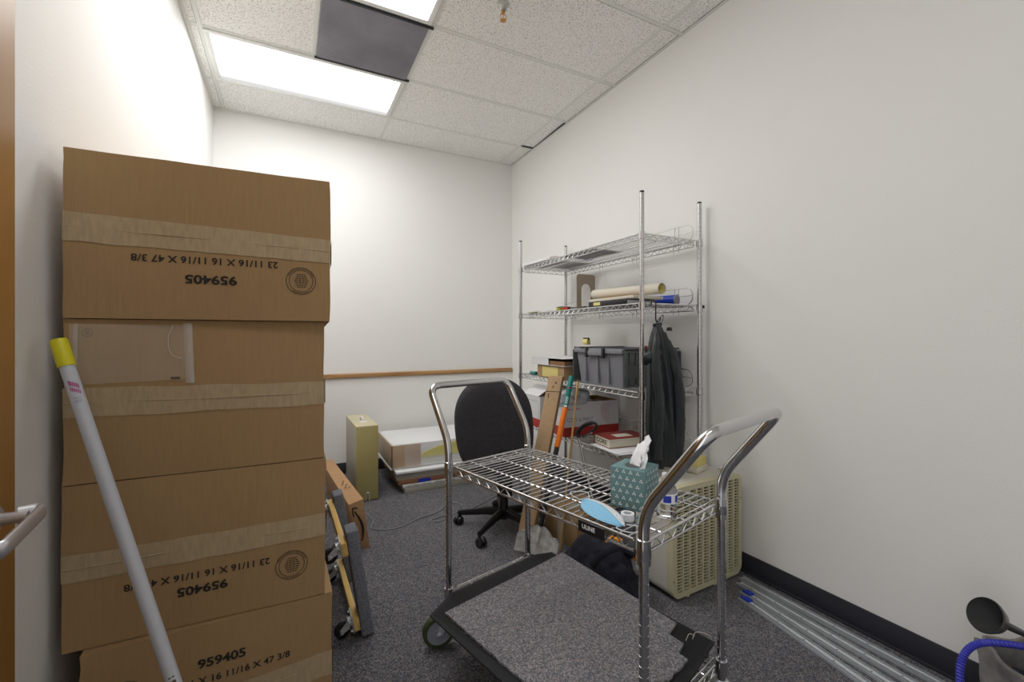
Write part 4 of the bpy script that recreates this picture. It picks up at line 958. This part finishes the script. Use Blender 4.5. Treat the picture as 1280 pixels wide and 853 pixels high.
# ================================================================ OFFICE CHAIR
t = thing('office_chair', 'armless dark grey fabric office chair seen from behind', 'chair', (1.238, 2.56, 0), -.434)
def pad(w_, h_, th, expo, curve, n=28, m_=20):
    """rounded cushion in the XZ plane, thickness along Y"""
    b = MB()
    for side in (-1, 1):
        def f_(u, v, side=side):
            a = 2*PI*u; c_, s_ = math.cos(a), math.sin(a)
            r = v; X = w_/2*abs(c_)**(2/expo)*(1 if c_ > 0 else -1)*r; Z = h_/2*abs(s_)**(2/expo)*(1 if s_ > 0 else -1)*r
            y = side*th/2*(1-r**6)**.5 if r < 1 else 0
            return (X, y+curve*(X/(w_/2))**2, Z)
        b.grid(f_, 64, m_, closed_u=True)
    bmesh.ops.remove_doubles(b.bm, verts=b.bm.verts, dist=.0002)
    return b
b = pad(.475, .590, .07, 3.0, .045)
for v in b.bm.verts: v.co.x *= 1-.20*max(0, v.co.z/.29)**2.2-.02*max(0, -v.co.z/.29)**2
b.bm.transform(Matrix.Translation((-.062, -.225, .690)) @ euler(.10, -.07, 0)); b.build('backrest', 'chair_fabric', t, ang=60)
b = pad(.42, .42, .08, 3.0, .0); b.bm.transform(Matrix.Translation((-.05, .05, .455)) @ euler(PI/2, 0, 0)); b.build('seat', 'chair_fabric', t, ang=60)
b = MB(); b.box((-.10, -.10, .37), (.10, .10, .42), bev=.012); b.box((-.035, -.20, .375), (.035, -.05, .40), bev=.005); b.build('mechanism', 'black_plastic', t)
b = MB(); b.tube(round_path([(0, -.12, .385), (0, -.262, .385), (0, -.285, .56)], .05), .022, 8, flat=1.6, up=(0, 0, 1)); b.box((-.045, -.30, .30), (.045, -.255, .42), bev=.008); b.build('back_bracket', 'black_plastic', t)
b = MB(); b.tube([(.08, 0, .39), (.20, -.06, .375)], .007, 8); b.tube([(.18, -.05, .377), (.24, -.08, .372)], .011, 10); b.build('height_lever', 'black_plastic', t)
b = MB(); b.lathe([(0, .06), (.032, .06), (.036, .12), (.028, .14), (.028, .28), (.016, .285), (.016, .38), (0, .38)], 20); b.build('gas_column', 'black_plastic', t)
for k in range(5):
    a = math.radians(-119.4+72*k); dx, dy = math.cos(a), math.sin(a)
    b = MB(); b.tube([(dx*.02, dy*.02, .100), (dx*.12, dy*.12, .098), (dx*.27, dy*.27, .078), (dx*.305, dy*.305, .074)], [.030, .026, .020, .016], 10, flat=.75, up=(0, 0, 1))
    lg = b.build('leg', 'black_plastic', t)
    ca = a+1.2; b = MB(); cx, cy = dx*.295, dy*.295; b.M = Matrix.Translation((cx, cy, 0)) @ rotz(ca)
    b.tube([(0, 0, .05), (0, 0, .085)], .007, 8)
    for s_ in (-1, 1): b.tube([(.012, s_*.007, .027), (.012, s_*.024, .027)], [.027, .025], 20, up=(0, 0, 1))
    b.tube([(.012, -.024, .030), (.012, .024, .030)], [.0272, .0272], 14, up=(0, 0, 1)) if False else None
    b.tube(arc((.012, .029), .026, .2, PI-.2, 10, lambda p, q_: (p, 0, q_)), .011, 8, flat=1.0)
    b.build('caster', 'black_plastic', lg)

# ================================================================ BEIGE METAL UNIT, leaning carton, furniture dolly
t = thing('metal_air_cleaner', 'olive beige metal box with a perforated side standing by the back wall', 'appliance', (.517, 3.69, 0), .02)
b = MB(); b.box((-.079, -.27, .006), (.079, .27, .558), bev=.004); b.build('cabinet', 'beige_metal', t)
b = MB(); b.box((-.081, -.268, .556), (.081, .268, .562), bev=.002); b.build('top_plate', 'beige_light', t)
b = MB(); b.tube(round_path([(-.0, -.06, .562), (0, -.06, .582), (0, .03, .582), (0, .03, .562)], .01), .008, 8, flat=1.6); b.box((-.022, -.10, .562), (.03, -.05, .5635)); b.build('carry_handle', 'white_card', t)
mp_ = bpy.data.materials.new('perforated_sheet'); mp_.use_nodes = True; nt = mp_.node_tree; bs = nt.nodes['Principled BSDF']; bs.inputs['Roughness'].default_value = .5
tc = nt.nodes.new('ShaderNodeTexCoord'); sc = nt.nodes.new('ShaderNodeVectorMath'); sc.operation = 'SCALE'; sc.inputs['Scale'].default_value = 75
fr = nt.nodes.new('ShaderNodeVectorMath'); fr.operation = 'FRACTION'; sb = nt.nodes.new('ShaderNodeVectorMath'); sb.operation = 'SUBTRACT'; sb.inputs[1].default_value = (.5, .5, .5)
ml = nt.nodes.new('ShaderNodeVectorMath'); ml.operation = 'MULTIPLY'; ml.inputs[1].default_value = (0, 1, 1); le = nt.nodes.new('ShaderNodeVectorMath'); le.operation = 'LENGTH'
gt = nt.nodes.new('ShaderNodeMath'); gt.operation = 'GREATER_THAN'; gt.inputs[1].default_value = .27
mxn = nt.nodes.new('ShaderNodeMix'); mxn.data_type = 'RGBA'; mxn.inputs[6].default_value = (.06, .05, .04, 1); mxn.inputs[7].default_value = (.48, .45, .38, 1)
for a_, b_ in ((tc.outputs['Object'], sc.inputs[0]), (sc.outputs[0], fr.inputs[0]), (fr.outputs[0], sb.inputs[0]), (sb.outputs[0], ml.inputs[0]), (ml.outputs[0], le.inputs[0]), (le.outputs['Value'], gt.inputs[0]), (gt.outputs[0], mxn.inputs[0]), (mxn.outputs[2], bs.inputs['Base Color'])): nt.links.new(a_, b_)
b = MB(); b.box((-.0815, -.255, .03), (-.079, .255, .545), bev=.0008); b.build('perforated_side', mp_, t)
b = MB(); b.tube([(.02, -.2715, .30), (.02, -.270, .30)], .005, 10); b.build('lock', 'brass', t)
b = MB(); b.tube(spline([(-.01, -.275, .0), (-.012, -.285, .06), (.008, -.29, .065), (.01, -.30, .004)], 6), .003, 6); b.build('wire_hook', 'steel', t)

t = thing('arrow_carton', 'flat orange-brown carton with a black curved arrow on its end', 'box', (.388, 2.664, 0))
o0 = Vector((.388, 2.664, 0)); V = [Vector(v)-o0 for v in [(.356, 2.66, 0), (.421, 2.667, 0), (.340, 3.67, 0), (.270, 3.67, 0), (.302, 2.652, .272), (.388, 2.697, .278), (.300, 3.70, .275), (.222, 3.68, .272)]]
b = MB(); b.hexa(V, .002); b.build('carton', 'carton_orange', t)
fd = (V[1]-V[0]); fu = (V[4]-V[0]); fn = fd.cross(fu).normalized()*.0016
if fn.y > 0: fn = -fn
FP = lambda u, v: V[0]+fd*u+fu*v+fn
def ribbon(b, pts, ws):
    L = []
    for i, p in enumerate(pts):
        a_ = pts[max(i-1, 0)]; c_ = pts[min(i+1, len(pts)-1)]; dx, dy = c_[0]-a_[0], c_[1]-a_[1]; n_ = math.hypot(dx, dy*4) or 1
        nx, ny = -dy*4/n_, dx/n_/4
        L += [FP(p[0]+nx*ws[i], p[1]+ny*ws[i]), FP(p[0]-nx*ws[i], p[1]-ny*ws[i])]
    b._add(L, [(2*i, 2*i+1, 2*i+3, 2*i+2) for i in range(len(pts)-1)])
b = MB(); pts = [(.36+.40*math.sin(PI*k/16*.92), .84-.66*k/16) for k in range(17)]; ribbon(b, pts, [.05+.06*math.sin(PI*k/16) for k in range(17)])
ribbon(b, [(.22, .72), (.20, .80), (.22, .90)], [.05, .05, .05]); ribbon(b, [(.20, .90), (.45, .91), (.70, .89)], [.07, .07, .04]); b.build('arrow_print', 'ink', t, ang=80)
b = MB(); TP = lambda u, v: V[4]+(V[5]-V[4])*u+(V[7]-V[4])*v+Vector((0, 0, .0045))
for (u, v) in ((.35, .26), (.5, .30), (.30, .34), (.45, .38), (.6, .24)):
    b._add([TP(u, v), TP(u+.16, v+.01), TP(u+.16, v+.02), TP(u, v+.012)], [(0, 1, 2, 3)])
b.build('top_print', 'ink_soft', t, ang=80)

t = thing('furniture_dolly', 'furniture dolly with carpeted ends standing on edge beside the carton stack', 'dolly', (.266, 1.868, .004), (0, -.145, .02))
for y in (0, .46):
    b = MB(); b.box((0, y, 0), (.048, y+.09, .445), bev=.008, seg=3); b.build('carpeted_end', 'grey_carpet', t)
for z in (.035, .35):
    b = MB(); b.box((-.024, .004, z), (-.001, .546, z+.055), bev=.002); b.build('wood_rail', 'dolly_wood', t)
for y in (.045, .505):
    for z in (.062, .378):
        b = MB(); b.box((-.029, y-.036, z-.036), (-.0245, y+.036, z+.036), bev=.001)
        for sy in (-1, 1):
            for sz in (-1, 1): b.tube([(-.028, y+sy*.026, z+sz*.026), (-.036, y+sy*.026, z+sz*.026)], .005, 8)
        b.tube([(-.028, y, z), (-.042, y, z)], .020, 16)
        oz = -.022
        for sy in (-1, 1): b._add([(-.040, y+sy*.020, z+.018), (-.040, y+sy*.020, z-.018), (-.076, y+sy*.018, z+oz-.010), (-.076, y+sy*.018, z+oz+.010), (-.040, y+sy*.0175, z+.018), (-.040, y+sy*.0175, z-.018), (-.076, y+sy*.0155, z+oz-.010), (-.076, y+sy*.0155, z+oz+.010)], [(0,1,2,3),(7,6,5,4),(0,4,5,1),(1,5,6,2),(2,6,7,3),(3,7,4,0)])
        b.tube([(-.068, y-.026, z+oz), (-.068, y+.026, z+oz)], .005, 8); cs = b.build('caster_frame', 'steel', t)
        b = MB(); b.M = Matrix.Translation((-.068, y, z+oz)) @ Matrix.Rotation(PI/2, 4, 'X'); b.lathe([(0, -.012), (.024, -.012), (.029, -.009), (.031, 0), (.029, .009), (.024, .012), (0, .012)], 24); b.build('wheel', 'black_rubber', cs)

# ================================================================ STACK OF CEILING PANELS by the back wall
def slab(nm, lab, lo, hi, ang, m_, bev=.001, group='boards stacked flat by the back wall'):
    t_ = thing(nm, lab, 'board', ((lo[0]+hi[0])/2, (lo[1]+hi[1])/2, lo[2]), ang, group)
    w_, d_, h_ = (hi[0]-lo[0])/2, (hi[1]-lo[1])/2, hi[2]-lo[2]
    b = MB(); b.box((-w_, -d_, 0), (w_, d_, h_), bev=bev); b.build('board', m_, t_); return t_, w_, d_, h_
slab('board', 'lowest pale grey board of the stack by the back wall', (.80, 3.455, .0), (1.96, 4.04, .042), .02, 'grey_board')
slab('board', 'pale grey board second from the floor in the stack', (.79, 3.452, .043), (1.95, 4.04, .066), .012, 'white_worn')
t_, w_, d_, h_ = slab('board', 'reddish brown board near the bottom of the stack', (.762, 3.46, .067), (1.93, 4.06, .100), .0, 'rust_board')
b = MB(); b.box((-.43, -d_-.001, .002), (-.33, -d_, .030)); b.build('blue_label', 'blue', t_)
slab('board', 'thick grey board under the white sheet in the stack', (.752, 3.468, .101), (1.93, 4.08, .152), -.008, 'grey_board')
slab('board', 'thin white sheet sticking out under the wrapped pack', (.745, 3.455, .153), (1.94, 4.09, .170), -.004, 'white_sheet')
slab('board', 'thin white sheet jutting out left beneath the wrapped pack', (.712, 3.54, .171), (1.88, 4.11, .183), .012, 'white_sheet')
t = thing('wrapped_panel_pack', 'plastic wrapped pack of white panels with yellow and tan sides', 'pack', (1.31, 3.815, .184))
W, D, H = 1.18/2, .585/2, .185
b = MB(); b.box((-W+.01, -D+.006, 0), (W-.01, D-.006, H), bev=.006); b.build('panels', 'white_sheet', t)
b = MB(); b.box((-W, -D, .002), (-W+.235, -D+.008, H-.006), bev=.002); b.box((-W, -D, .002), (-W+.010, D, H-.006), bev=.002); b.build('tan_corner', 'pack_tan', t)
b = MB(); P = [(-W+.24, .055), (W-.15, .075), (W-.15, H-.012)]+[(-W+.24+(2*W-.39)*t_, .085+(H-.097)*min(1, t_/.42)**.6) for t_ in (.7, .42, .36, .3, .24, .18, .12, .07, .03)]+[(-W+.24, .085)]
b.M = Matrix.Rotation(PI/2, 4, 'X'); b.prism(P, D-.006, D+.0); b.build('yellow_sheet', 'pack_yellow', t)
b = MB(); b.box((-W+.24, -D-.0005, .062), (W-.15, -D+.002, .070)); b.box((-W+.24, -D-.0005, .018), (W-.15, -D+.002, .022)); b.build('pale_stripe', 'cream', t)
b = MB()
def wr(u, v):
    a = 2*PI*u; e_ = 9.0; c_, s_ = math.cos(a), math.sin(a); X = (W+.006)*abs(c_)**(2/e_)*(1 if c_ > 0 else -1); Y = (D+.006)*abs(s_)**(2/e_)*(1 if s_ > 0 else -1)
    return (X*(1+.004*nz(a*9, v*7)), Y*(1+.01*nz(a*12, v*6)), .002+(H+.002)*v)
b.grid(wr, 160, 10, closed_u=True); b.grid(lambda u, v: ((W+.004)*(2*u-1), (D+.004)*(2*v-1), H+.003+.003*abs(nz(u*14, v*9))), 40, 20); b.build('plastic_wrap', 'film', t, ang=80)

# cables on the carpet
b = MB(); b.tube(spline([(.44, 3.30, .004), (.50, 3.05, .004), (.47, 2.92, .004), (.56, 2.85, .004), (.66, 2.86, .004), (.78, 2.93, .004), (.93, 2.98, .004), (1.05, 3.10, .004), (1.12, 3.02, .004), (1.02, 2.90, .004), (.90, 2.82, .004), (.84, 2.86, .004), (.95, 2.90, .004), (1.20, 2.95, .004), (1.45, 3.10, .004)], 8), .0038, 6)
tag(b.build('power_cable', 'tote'), 'long grey power cable snaking across the carpet behind the chair', 'cable')
